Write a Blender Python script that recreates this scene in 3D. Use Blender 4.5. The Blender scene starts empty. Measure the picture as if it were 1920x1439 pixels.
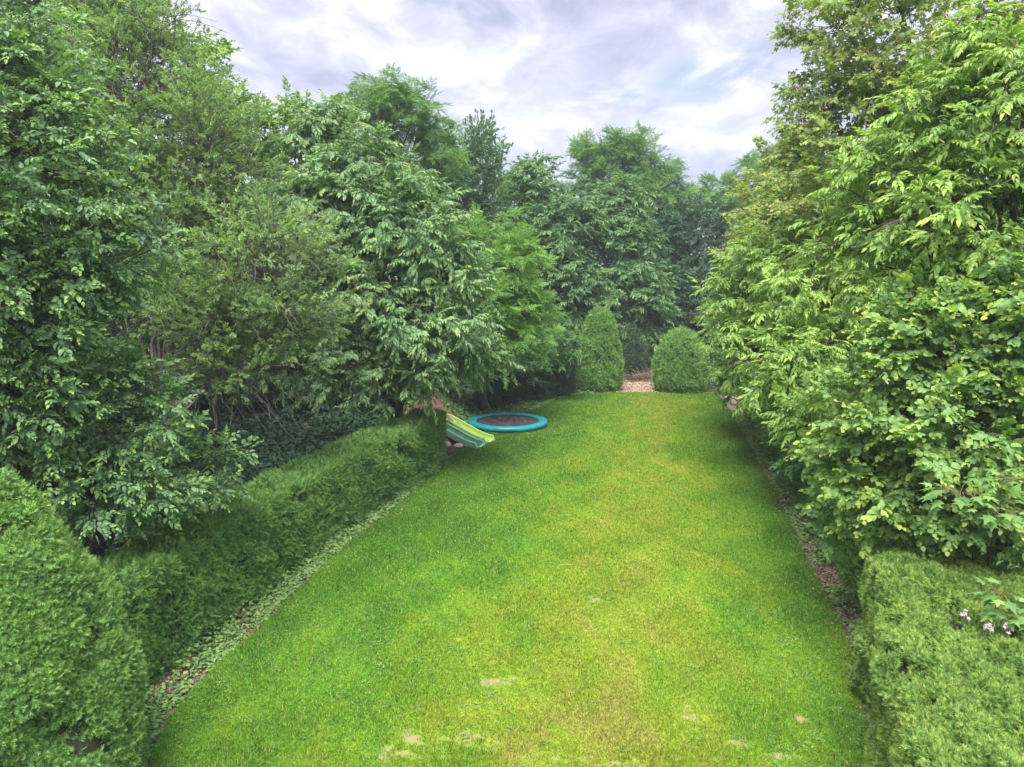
import bpy, math, numpy as np
from mathutils import Vector
R = math.radians
sc = bpy.context.scene
col = sc.collection
rng = np.random.default_rng(11)

# ---------------------------------------------------------------- camera, world, sun
PITCH = R(8.6); FPX = 1430.0; CAMZ = 6.0
cam = bpy.data.cameras.new("camera"); cam.sensor_width = 36; cam.lens = 36 * FPX / 1920
cam.clip_start = .1; cam.clip_end = 3000
co = bpy.data.objects.new("camera", cam); col.objects.link(co); sc.camera = co
co.location = (0, 0, CAMZ); co.rotation_euler = (R(90) - PITCH, 0, 0)

SUN_EL, SUN_AZ = R(61), R(193)
sun_dir = Vector((math.sin(SUN_AZ) * math.cos(SUN_EL), math.cos(SUN_AZ) * math.cos(SUN_EL), math.sin(SUN_EL)))
w = bpy.data.worlds.new("World"); sc.world = w; w.use_nodes = True
wn = w.node_tree.nodes; wl = w.node_tree.links; wn.clear()


def nd(ns, t, **k):
    n = ns.new(t)
    for a, b in k.items():
        if a.startswith('i_'):
            n.inputs[a[2:].replace('_', ' ')].default_value = b
        elif a.startswith('n_'):
            n.inputs[int(a[2:])].default_value = b
        else:
            setattr(n, a, b)
    return n


def ramp(ns, stops, interp='LINEAR'):
    r = ns.new('ShaderNodeValToRGB'); cr = r.color_ramp; cr.interpolation = interp
    while len(cr.elements) > 1: cr.elements.remove(cr.elements[-1])
    cr.elements[0].position = stops[0][0]; c = stops[0][1]; cr.elements[0].color = (*c, 1) if len(c) == 3 else c
    for p, c in stops[1:]:
        e = cr.elements.new(p); e.color = (*c, 1) if len(c) == 3 else c
    return r


def build_world():
    out = nd(wn, 'ShaderNodeOutputWorld'); bg = nd(wn, 'ShaderNodeBackground'); bg.inputs[1].default_value = 1.0
    tc = nd(wn, 'ShaderNodeTexCoord')
    sep = nd(wn, 'ShaderNodeSeparateXYZ'); wl.new(tc.outputs['Generated'], sep.inputs[0])
    zc = nd(wn, 'ShaderNodeMath', operation='MAXIMUM', n_1=0.0); wl.new(sep.outputs[2], zc.inputs[0])
    za = nd(wn, 'ShaderNodeMath', operation='ADD', n_1=0.16); wl.new(zc.outputs[0], za.inputs[0])
    dv = nd(wn, 'ShaderNodeVectorMath', operation='DIVIDE'); cm = nd(wn, 'ShaderNodeCombineXYZ')
    for i in (0, 1, 2): wl.new(za.outputs[0], cm.inputs[i])
    wl.new(tc.outputs['Generated'], dv.inputs[0]); wl.new(cm.outputs[0], dv.inputs[1])
    mp = nd(wn, 'ShaderNodeMapping'); mp.inputs['Scale'].default_value = (1.0, 0.62, 0.0); mp.inputs['Rotation'].default_value = (0, 0, R(-24)); mp.inputs['Location'].default_value = (1.7, 0.4, 0)
    wl.new(dv.outputs[0], mp.inputs[0])
    n1 = nd(wn, 'ShaderNodeTexNoise', i_Scale=1.15, i_Detail=8.0, i_Roughness=.54, i_Distortion=.35); wl.new(mp.outputs[0], n1.inputs['Vector'])
    n2 = nd(wn, 'ShaderNodeTexNoise', i_Scale=4.2, i_Detail=9.0, i_Roughness=.60, i_Distortion=.5); wl.new(mp.outputs[0], n2.inputs['Vector'])
    mx = nd(wn, 'ShaderNodeMix', data_type='FLOAT'); mx.inputs[0].default_value = .52
    wl.new(n1.outputs[0], mx.inputs[2]); wl.new(n2.outputs[0], mx.inputs[3])
    cr = ramp(wn, [(.37, (.47, .49, .64)), (.44, (.58, .60, .77)), (.50, (.72, .735, .90)), (.54, (.85, .86, .99)), (.58, (1.02, 1.02, 1.06)), (.63, (1.18, 1.17, 1.17))])
    wl.new(mx.outputs[0], cr.inputs[0])
    # thin veil of bluer cloud low over the trees
    hz = nd(wn, 'ShaderNodeMapRange', n_1=0.0, n_2=.30, n_3=.75, n_4=0.0); wl.new(sep.outputs[2], hz.inputs[0])
    m2 = nd(wn, 'ShaderNodeMix', data_type='RGBA'); m2.inputs[7].default_value = (.60, .68, .93, 1)
    wl.new(hz.outputs[0], m2.inputs[0]); wl.new(cr.outputs[0], m2.inputs[6])
    # a few holes with blue sky
    sky = nd(wn, 'ShaderNodeTexSky', sky_type='NISHITA', sun_disc=False, sun_elevation=SUN_EL, sun_rotation=SUN_AZ, air_density=1.3)
    ss = nd(wn, 'ShaderNodeMix', data_type='RGBA', blend_type='MULTIPLY'); ss.inputs[0].default_value = 1; ss.inputs[7].default_value = (.12, .12, .12, 1)
    wl.new(sky.outputs[0], ss.inputs[6])
    n3 = nd(wn, 'ShaderNodeTexNoise', i_Scale=1.6, i_Detail=5.0, i_Roughness=.6); mp2 = nd(wn, 'ShaderNodeMapping'); mp2.inputs['Location'].default_value = (5.2, 8.4, 1.1)
    wl.new(dv.outputs[0], mp2.inputs[0]); wl.new(mp2.outputs[0], n3.inputs['Vector'])
    hm = nd(wn, 'ShaderNodeMapRange', n_1=.60, n_2=.72, n_3=0.0, n_4=.85); wl.new(n3.outputs[0], hm.inputs[0])
    wob = nd(wn, 'ShaderNodeVectorMath', operation='SCALE'); wob.inputs['Scale'].default_value = .55; wl.new(n2.outputs['Color'], wob.inputs[0])
    dsp = nd(wn, 'ShaderNodeVectorMath', operation='ADD'); wl.new(dv.outputs[0], dsp.inputs[0]); wl.new(wob.outputs[0], dsp.inputs[1])
    ds = nd(wn, 'ShaderNodeVectorMath', operation='MULTIPLY'); ds.inputs[1].default_value = (1, .55, 0); wl.new(dsp.outputs[0], ds.inputs[0])
    dist = nd(wn, 'ShaderNodeVectorMath', operation='DISTANCE'); dist.inputs[1].default_value = (.87, 1.52, 0); wl.new(ds.outputs[0], dist.inputs[0])
    bm = nd(wn, 'ShaderNodeMapRange', n_1=.05, n_2=.17, n_3=.6, n_4=0.0); wl.new(dist.outputs['Value'], bm.inputs[0])
    hx = nd(wn, 'ShaderNodeMath', operation='MAXIMUM'); wl.new(hm.outputs[0], hx.inputs[0]); wl.new(bm.outputs[0], hx.inputs[1]); hm = hx
    m3 = nd(wn, 'ShaderNodeMix', data_type='RGBA'); wl.new(hm.outputs[0], m3.inputs[0]); wl.new(m2.outputs[2], m3.inputs[6]); wl.new(ss.outputs[2], m3.inputs[7])
    sb = nd(wn, 'ShaderNodeMix', data_type='RGBA', blend_type='MULTIPLY'); sb.inputs[0].default_value = 1; sb.inputs[7].default_value = (SKYMUL,) * 3 + (1,)
    wl.new(m3.outputs[2], sb.inputs[6])
    wl.new(sb.outputs[2], bg.inputs[0]); wl.new(bg.outputs[0], out.inputs[0])


EXPO = 1.5
SKYMUL = .43
build_world()
sl = bpy.data.lights.new("sun", 'SUN'); sl.energy = 3.2; sl.angle = R(40); sl.color = (1, .96, .88)
so = bpy.data.objects.new("sun", sl); col.objects.link(so); so.rotation_euler = sun_dir.to_track_quat('Z', 'Y').to_euler(); so.location = (0, 0, 60)
sc.view_settings.view_transform = 'Standard'; sc.view_settings.look = 'None'; sc.view_settings.gamma = 1
sc.view_settings.exposure = EXPO
sc.render.engine = 'CYCLES'
cy = sc.cycles; cy.max_bounces = 6; cy.diffuse_bounces = 4; cy.glossy_bounces = 2; cy.transmission_bounces = 4; cy.transparent_max_bounces = 4; cy.volume_bounces = 0
cy.use_denoising = True; cy.caustics_reflective = False; cy.caustics_refractive = False
cy.use_adaptive_sampling = True; cy.adaptive_threshold = .01

# ---------------------------------------------------------------- placement: a point of the place from its bearing and distance
cp, sp = math.cos(PITCH), math.sin(PITCH)


def P(u, v, Y):
    x = (u - 960) / FPX; t = (719.5 - v) / FPX
    dy = cp + t * sp; dz = -sp + t * cp
    return np.array([x / dy * Y, Y, CAMZ + dz / dy * Y])


def G(u, v, z=0.0):
    x = (u - 960) / FPX; t = (719.5 - v) / FPX
    dy = cp + t * sp; dz = -sp + t * cp
    k = (z - CAMZ) / dz
    return np.array([x * k, dy * k, z])


# ---------------------------------------------------------------- mesh helpers
def mesh_obj(name, V, T, mats, parent=None, midx=None, tint=None, smooth=False):
    me = bpy.data.meshes.new(name)
    V = np.asarray(V, np.float32).reshape(-1, 3); T = np.asarray(T, np.int32).reshape(-1, 3)
    me.vertices.add(len(V)); me.vertices.foreach_set('co', V.ravel())
    me.loops.add(T.size); me.loops.foreach_set('vertex_index', T.ravel())
    me.polygons.add(len(T)); me.polygons.foreach_set('loop_start', np.arange(0, T.size, 3, dtype=np.int32))
    try: me.polygons.foreach_set('loop_total', np.full(len(T), 3, np.int32))
    except Exception: pass
    for m in mats: me.materials.append(m)
    if midx is not None: me.polygons.foreach_set('material_index', np.asarray(midx, np.int32))
    me.polygons.foreach_set('use_smooth', np.full(len(T), bool(smooth)))
    if tint is not None:
        a = me.attributes.new('tint', 'FLOAT_VECTOR', 'POINT'); a.data.foreach_set('vector', np.asarray(tint, np.float32).ravel())
    me.update(calc_edges=True)
    o = bpy.data.objects.new(name, me); col.objects.link(o)
    if parent: o.parent = parent
    return o


def tag(o, label=None, cat=None, group=None, kind=None):
    if label: o['label'] = label
    if cat: o['category'] = cat
    if group: o['group'] = group
    if kind: o['kind'] = kind
    return o


def root(name, loc, label, cat, group=None):
    o = bpy.data.objects.new(name, None); col.objects.link(o); o.location = tuple(loc)
    return tag(o, label, cat, group)


def nrm(a): return a / np.maximum(np.linalg.norm(a, axis=-1, keepdims=True), 1e-9)


def frame(d, up=None):
    """matrices with columns x, y=d, z~up"""
    d = nrm(d)
    if up is None: up = np.broadcast_to(np.array([0, 0, 1.]), d.shape)
    x = np.cross(d, up); bad = np.linalg.norm(x, axis=-1) < 1e-4
    if np.any(bad): x[bad] = np.cross(d[bad], [1, .01, 0])
    x = nrm(x); z = np.cross(x, d)
    return np.stack([x, d, z], axis=-1)


class Acc:
    def __init__(s): s.V = []; s.T = []; s.M = []; s.A = []; s.n = 0
    def add(s, V, T, m=0, A=None):
        V = V.reshape(-1, 3); T = T.reshape(-1, 3)
        s.V.append(V.astype(np.float32)); s.T.append(T + s.n); s.M.append(np.full(len(T), m) if np.isscalar(m) else m)
        s.A.append(np.zeros((len(V), 3), np.float32) + .5 if A is None else A.reshape(-1, 3).astype(np.float32)); s.n += len(V)
    def build(s, name, mats, parent=None, offset=None, smooth=False):
        V = np.concatenate(s.V)
        if offset is not None: V = V - np.asarray(offset, np.float32)
        return mesh_obj(name, V, np.concatenate(s.T), mats, parent, np.concatenate(s.M), np.concatenate(s.A), smooth)


def tubes(acc, Pn, Rn, sides=4, m=0):
    """Pn (N,K,3), Rn (N,K)"""
    N, K, _ = Pn.shape
    tan = np.gradient(Pn, axis=1); F = frame(tan.reshape(-1, 3), np.broadcast_to([.31, .22, .92], (N * K, 3))).reshape(N, K, 3, 3)
    a = np.arange(sides) * 2 * math.pi / sides
    ring = F[..., 0][:, :, None, :] * np.cos(a)[None, None, :, None] + F[..., 2][:, :, None, :] * np.sin(a)[None, None, :, None]
    V = Pn[:, :, None, :] + ring * Rn[:, :, None, None]
    k = np.arange(K - 1)[:, None]; j = np.arange(sides)[None, :]; j2 = (j + 1) % sides
    q0 = k * sides + j; q1 = k * sides + j2; q2 = (k + 1) * sides + j2; q3 = (k + 1) * sides + j
    T = np.concatenate([np.stack([q0, q1, q2], -1).reshape(-1, 3), np.stack([q0, q2, q3], -1).reshape(-1, 3)])
    T = T[None] + (np.arange(N) * K * sides)[:, None, None]
    acc.add(V, T, m)


# ---------------------------------------------------------------- leaf outlines (length 1 along +Y)
def leaf_shape(kind, wd=.5):
    h = .16
    if kind == 'kite':
        V = [(0, 0, 0), (-wd / 2, .42, h * .7), (0, 1, -.12), (wd / 2, .42, h * .7)]; T = [(0, 2, 1), (0, 3, 2)]
    elif kind == 'ovate':
        V = [(0, 0, 0), (0, .5, 0), (0, 1, -.22), (-wd * .46, .24, h * .5), (-wd * .42, .62, h * .5 - .05), (wd * .46, .24, h * .5), (wd * .42, .62, h * .5 - .05)]
        T = [(0, 1, 3), (1, 4, 3), (1, 2, 4), (0, 5, 1), (1, 5, 6), (1, 6, 2)]
    elif kind == 'round':
        V = [(0, 0, 0), (0, .5, .03), (0, 1, -.16), (-wd * .45, .1, .05), (-wd * .5, .5, .1), (-wd * .33, .82, 0), (wd * .45, .1, .05), (wd * .5, .5, .1), (wd * .33, .82, 0)]
        T = [(0, 1, 3), (1, 4, 3), (1, 5, 4), (1, 2, 5), (0, 6, 1), (1, 6, 7), (1, 7, 8), (1, 8, 2)]
    elif kind == 'maple':
        tips = [(-.42, .12), (-.56, .52), (0, 1), (.56, .52), (.42, .12)]; notch = [(-.24, .30), (-.17, .52), (.17, .52), (.24, .30)]
        pts = [tips[0], notch[0], tips[1], notch[1], tips[2], notch[2], tips[3], notch[3], tips[4]]
        V = [(0, 0, 0), (0, .34, .03)] + [(x * wd * 2, y, -.10 * abs(x) * 2 - (.12 if y == 1 else 0)) for x, y in pts]
        T = [(0, 1, 2)] + [(1, 3 + i, 2 + i) for i in range(8)] + [(0, 10, 1)]
    elif kind == 'needle':
        V = [(-wd / 2, 0, 0), (wd / 2, 0, 0), (0, 1, 0)]; T = [(0, 1, 2)]
    return np.array(V, float), np.array(T)


def make_sprays(kind, n_var, nleaf, stem, leaf, wd, th0=65, th1=15, ldroop=.3, sdroop=.25, jit=.3, opposite=False, stalk=.0, twist=.3, stemr=.003, lvar=.25, start=.12, rosette=0.0, small_tip=.35, K=4):
    out = []
    LV, LT = leaf_shape(kind, wd)
    for _ in range(n_var):
        a = Acc()
        ts = np.linspace(0, 1, K)
        bend = rng.normal(0, .12)
        cur = np.stack([bend * ts ** 2 * stem, ts * stem, -sdroop * ts ** 2 * stem], -1)
        tubes(a, cur[None], (np.linspace(1, .45, K) * stemr)[None], 3, 1)
        ii = np.arange(nleaf)
        t = start + (1 - start) * ((ii // 2 * 2 + .5) / nleaf if opposite else (ii + .5) / nleaf)
        if rosette: t = t ** (1 / (1 + rosette))
        t = np.clip(t + rng.normal(0, .02, nleaf), 0, 1)
        last = ii == nleaf - 1; t[last] = 1
        side = np.where(ii % 2 == 0, -1, 1)
        th = np.radians(th0 + (th1 - th0) * t) * side; th[last] = rng.normal(0, .1)
        th = th + rng.normal(0, jit, nleaf) * .6
        d = np.stack([np.sin(th), np.cos(th), -ldroop + rng.normal(0, jit, nleaf) * .8], -1)
        if rosette: d[:, 2] += rng.normal(0, .5, nleaf)
        up = np.stack([rng.normal(0, twist, nleaf), rng.normal(0, twist, nleaf), np.ones(nleaf)], -1)
        F = frame(d, up)
        pos = np.stack([bend * t ** 2 * stem, t * stem, -sdroop * t ** 2 * stem], -1) + nrm(d) * stalk
        s = leaf * (1 + rng.uniform(-lvar, lvar, nleaf)) * (1 - small_tip * t ** 3)
        V = pos[:, None] + np.einsum('nij,vj->nvi', F, LV) * s[:, None, None]
        T = LT[None] + (np.arange(nleaf) * len(LV))[:, None, None]
        A = np.stack([rng.uniform(0, 1, nleaf), t, np.zeros(nleaf)], -1)[:, None].repeat(len(LV), 1)
        a.add(V, T, 0, A)
        out.append((np.concatenate(a.V).astype(float), np.concatenate(a.T), np.concatenate(a.M), np.concatenate(a.A)))
    return out


def compound(sprays, n_var, n, stem, th0, sdroop, up=.2):
    """robinia-like: several pinnate leaves on one shoot"""
    out = []
    for _ in range(n_var):
        a = Acc()
        for i in range(n):
            V, T, M, A = sprays[rng.integers(len(sprays))]
            t = (i + .6) / n; s = (-1) ** i; th = math.radians(th0 * (1.2 - t)) * s
            d = np.array([[math.sin(th), math.cos(th), up - t * sdroop + rng.normal(0, .25)]])
            F = frame(d, np.array([[rng.normal(0, .3), rng.normal(0, .3), 1.]]))[0]
            A2 = A.copy(); A2[:, 1] = t * .7 + A[:, 1] * .3
            a.add((V @ F.T) + np.array([0, t * stem, -sdroop * t * t * stem]), T, M, A2)
        out.append((np.concatenate(a.V).astype(float), np.concatenate(a.T), np.concatenate(a.M), np.concatenate(a.A)))
    return out


def place(acc, protos, pos, d, up, size, crnd):
    """put one of the shoots at every pos"""
    n = len(pos)
    if n == 0: return
    pick = rng.integers(len(protos), size=n); F = frame(d, up)
    for k, (V, T, M, A) in enumerate(protos):
        q = np.nonzero(pick == k)[0]
        if len(q) == 0: continue
        W = pos[q][:, None] + np.einsum('nij,vj->nvi', F[q], V) * size[q][:, None, None]
        TT = T[None] + (np.arange(len(q)) * len(V))[:, None, None]
        AA = np.repeat(A[None], len(q), 0).copy()
        AA[..., 2] = crnd[q][:, None]; AA[..., 0] = (AA[..., 0] + rng.uniform(0, 1, len(q))[:, None]) % 1.0
        acc.add(W, TT, np.tile(M, len(q)), AA)


# ---------------------------------------------------------------- materials
def base_mat(name):
    m = bpy.data.materials.new(name); m.use_nodes = True; ns = m.node_tree.nodes; ns.clear(); return m, ns, m.node_tree.links


def leaf_mat(name, dark, mid, light, trans=.3, rough=.42, spec=.35, tipc=None, tipamt=.0, brown=False):
    """dark..light: range of leaf colours met on one tree; tipc: colour of the young leaves at shoot ends"""
    m, ns, lk = base_mat(name)
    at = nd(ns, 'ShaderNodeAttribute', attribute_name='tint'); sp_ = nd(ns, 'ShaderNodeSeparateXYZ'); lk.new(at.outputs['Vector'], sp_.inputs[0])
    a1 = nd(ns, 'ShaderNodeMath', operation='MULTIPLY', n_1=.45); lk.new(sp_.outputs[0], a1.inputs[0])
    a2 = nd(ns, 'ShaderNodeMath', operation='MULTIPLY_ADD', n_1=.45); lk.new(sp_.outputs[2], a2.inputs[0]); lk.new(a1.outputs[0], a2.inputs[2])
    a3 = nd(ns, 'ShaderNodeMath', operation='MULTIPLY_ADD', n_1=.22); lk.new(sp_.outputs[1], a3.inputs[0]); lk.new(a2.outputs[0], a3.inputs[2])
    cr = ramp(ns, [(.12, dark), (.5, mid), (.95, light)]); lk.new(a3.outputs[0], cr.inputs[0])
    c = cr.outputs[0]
    if tipc:
        p = nd(ns, 'ShaderNodeMath', operation='POWER', n_1=4.0); lk.new(sp_.outputs[1], p.inputs[0])
        q = nd(ns, 'ShaderNodeMath', operation='MULTIPLY', n_1=tipamt); lk.new(p.outputs[0], q.inputs[0])
        q2 = nd(ns, 'ShaderNodeMath', operation='MULTIPLY'); lk.new(q.outputs[0], q2.inputs[0]); lk.new(sp_.outputs[2], q2.inputs[1])
        mx = nd(ns, 'ShaderNodeMix', data_type='RGBA'); mx.inputs[7].default_value = (*tipc, 1); lk.new(q2.outputs[0], mx.inputs[0]); lk.new(c, mx.inputs[6]); c = mx.outputs[2]
    if brown:
        tc = nd(ns, 'ShaderNodeNewGeometry'); bn = nd(ns, 'ShaderNodeTexNoise', i_Scale=2.6, i_Detail=7.0, i_Roughness=.75); lk.new(tc.outputs['Position'], bn.inputs['Vector'])
        bm = nd(ns, 'ShaderNodeMapRange', n_1=.64, n_2=.72, n_3=0.0, n_4=.9); lk.new(bn.outputs[0], bm.inputs[0])
        mb = nd(ns, 'ShaderNodeMix', data_type='RGBA'); mb.inputs[7].default_value = (.30, .14, .07, 1); lk.new(bm.outputs[0], mb.inputs[0]); lk.new(c, mb.inputs[6]); c = mb.outputs[2]
    pb = nd(ns, 'ShaderNodeBsdfPrincipled', i_Roughness=rough); pb.inputs['Specular IOR Level'].default_value = spec
    lk.new(c, pb.inputs['Base Color'])
    tr = nd(ns, 'ShaderNodeBsdfTranslucent'); tm = nd(ns, 'ShaderNodeMix', data_type='RGBA', blend_type='MULTIPLY'); tm.inputs[0].default_value = 1; tm.inputs[7].default_value = (1.5, 1.6, .55, 1)
    lk.new(c, tm.inputs[6]); lk.new(tm.outputs[2], tr.inputs[0])
    ms = nd(ns, 'ShaderNodeMixShader'); ms.inputs[0].default_value = trans; lk.new(pb.outputs[0], ms.inputs[1]); lk.new(tr.outputs[0], ms.inputs[2])
    o = nd(ns, 'ShaderNodeOutputMaterial'); lk.new(ms.outputs[0], o.inputs[0])
    return m


def noise_mat(name, stops, scale=8, detail=6, rough=.85, spec=.3, bump=.0, bscale=30, dist=0.0, coord='Object', nrough=.6):
    m, ns, lk = base_mat(name)
    tc = nd(ns, 'ShaderNodeTexCoord'); n = nd(ns, 'ShaderNodeTexNoise', i_Scale=scale, i_Detail=detail, i_Roughness=nrough, i_Distortion=dist); lk.new(tc.outputs[coord], n.inputs['Vector'])
    cr = ramp(ns, stops); lk.new(n.outputs[0], cr.inputs[0])
    pb = nd(ns, 'ShaderNodeBsdfPrincipled', i_Roughness=rough); pb.inputs['Specular IOR Level'].default_value = spec; lk.new(cr.outputs[0], pb.inputs['Base Color'])
    if bump:
        n2 = nd(ns, 'ShaderNodeTexNoise', i_Scale=bscale, i_Detail=5.0); lk.new(tc.outputs[coord], n2.inputs['Vector'])
        b = nd(ns, 'ShaderNodeBump', i_Strength=bump, i_Distance=.03); lk.new(n2.outputs[0], b.inputs['Height']); lk.new(b.outputs[0], pb.inputs['Normal'])
    o = nd(ns, 'ShaderNodeOutputMaterial'); lk.new(pb.outputs[0], o.inputs[0])
    return m


bark = noise_mat('bark', [(.3, (.055, .045, .04)), (.7, (.15, .125, .11))], 14, bump=.5, bscale=25)
barkg = noise_mat('grey_bark', [(.3, (.10, .085, .075)), (.7, (.24, .21, .18))], 14, bump=.5, bscale=25)
M = {}
M['hazel_l'] = leaf_mat('leaf_bluish_green', (.085, .17, .085), (.15, .28, .13), (.25, .42, .16), .3, tipc=(.36, .50, .12), tipamt=.9)
M['willow'] = leaf_mat('leaf_grey_green', (.15, .24, .12), (.24, .37, .17), (.34, .50, .21), .3, tipc=(.36, .48, .16), tipamt=.7)
M['cherry'] = leaf_mat('leaf_cherry_green', (.10, .20, .10), (.17, .31, .14), (.27, .43, .17), .3, tipc=(.40, .42, .16), tipamt=.7)
M['cherry_far'] = leaf_mat('leaf_far_cherry', (.07, .155, .075), (.12, .24, .10), (.20, .35, .13), .3, tipc=(.30, .40, .18), tipamt=.6)
M['robinia'] = leaf_mat('leaf_feathery_green', (.12, .26, .07), (.20, .39, .09), (.30, .50, .11), .35)
M['robinia_d'] = leaf_mat('leaf_robinia_top', (.09, .20, .07), (.15, .30, .09), (.24, .42, .12), .35)
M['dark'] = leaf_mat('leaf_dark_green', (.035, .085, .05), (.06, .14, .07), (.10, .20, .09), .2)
M['mid'] = leaf_mat('leaf_mid_green', (.07, .16, .065), (.12, .25, .09), (.19, .34, .11), .3)
M['maple'] = leaf_mat('leaf_maple_green', (.15, .235, .07), (.25, .36, .10), (.37, .46, .13), .42, tipc=(.52, .38, .16), tipamt=.8)
M['walnut'] = leaf_mat('leaf_bright_green', (.135, .245, .06), (.225, .375, .09), (.33, .49, .13), .35, tipc=(.48, .56, .10), tipamt=.7)
M['hazel_r'] = leaf_mat('leaf_round_green', (.10, .21, .07), (.18, .32, .10), (.29, .46, .13), .32, tipc=(.50, .56, .10), tipamt=.9)
M['yew'] = leaf_mat('yew_needles', (.06, .15, .05), (.11, .25, .07), (.18, .36, .09), .15, rough=.6, spec=.2, tipc=(.26, .42, .11), tipamt=.8)
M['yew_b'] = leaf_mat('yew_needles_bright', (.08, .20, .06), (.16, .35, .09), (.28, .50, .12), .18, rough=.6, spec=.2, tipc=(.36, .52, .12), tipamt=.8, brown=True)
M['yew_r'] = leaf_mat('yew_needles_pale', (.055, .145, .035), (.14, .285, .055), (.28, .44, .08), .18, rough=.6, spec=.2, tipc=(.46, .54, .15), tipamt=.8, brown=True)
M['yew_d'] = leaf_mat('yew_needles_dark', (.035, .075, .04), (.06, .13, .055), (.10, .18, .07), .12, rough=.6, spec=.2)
M['ivy'] = leaf_mat('ivy_leaves', (.08, .16, .05), (.17, .30, .10), (.34, .44, .15), .2, rough=.7, spec=.12)
M['weed'] = leaf_mat('weed_leaves', (.10, .22, .06), (.16, .30, .08), (.26, .40, .10), .2, rough=.8, spec=.08)
yew_core = noise_mat('yew_dark_core', [(.35, (.02, .035, .015)), (.65, (.05, .055, .03))], 9, bump=.6)  # solid core; its near-black colour stands in for shade between the shoots

S = {}
S['hazel'] = make_sprays('round', 7, 9, .42, .135, .78, 62, 20, ldroop=.35, sdroop=.25, jit=.34, stalk=.015, twist=.45, stemr=.0035)
S['hazel_n'] = make_sprays('ovate', 7, 10, .42, .13, .62, 62, 20, ldroop=.30, sdroop=.25, jit=.38, stalk=.015, twist=.5, stemr=.0035)
S['cherry'] = make_sprays('ovate', 7, 11, .48, .175, .42, 58, 15, ldroop=.75, sdroop=.38, jit=.25, stalk=.03, twist=.35, stemr=.004)
S['cherry_far'] = make_sprays('kite', 7, 11, .55, .21, .46, 58, 15, ldroop=.65, sdroop=.3, jit=.25, stalk=.03, twist=.35, stemr=.004)
S['willow'] = make_sprays('kite', 8, 15, .22, .085, .40, 55, 25, ldroop=-.25, sdroop=-.15, jit=.3, twist=.6, rosette=1.2, stemr=.0028)
_pin = make_sprays('kite', 5, 13, .26, .07, .45, 80, 60, ldroop=.12, sdroop=.3, jit=.12, opposite=True, twist=.2, stemr=.002)
S['robinia'] = compound(_pin, 6, 6, .38, 60, .25, .25)
S['walnut'] = make_sprays('ovate', 7, 9, .34, .155, .40, 68, 30, ldroop=.55, sdroop=.45, jit=.20, opposite=True, twist=.3, stemr=.003, start=.25, small_tip=.05)
S['maple'] = make_sprays('maple', 6, 8, .36, .14, .5, 60, 20, ldroop=.45, sdroop=.2, jit=.3, opposite=True, stalk=.05, twist=.4, stemr=.003)
S['broad'] = make_sprays('kite', 7, 13, .42, .13, .55, 60, 20, ldroop=.25, sdroop=.15, jit=.4, twist=.5, stemr=.003)
S['yew_s'] = make_sprays('needle', 12, 13, .062, .030, .30, 70, 40, ldroop=-.02, sdroop=.12, jit=.2, opposite=True, twist=.35, stemr=.002, lvar=.25, start=.0, small_tip=.3, K=2)
S['yew'] = make_sprays('needle', 10, 18, .105, .034, .22, 66, 40, ldroop=.02, sdroop=.12, jit=.16, opposite=True, twist=.25, stemr=.0022, lvar=.2, start=.0, small_tip=.35, K=2)


# ---------------------------------------------------------------- trees
def lobe(u, v, Y, ru, rv, rd=None):
    c = P(u, v, Y); k = Y / FPX
    a = ru * k; b = rv * k
    return c, np.array([a, rd if rd else .5 * (a + b), b])


CAMP = np.array([0, 0, CAMZ])


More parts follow.
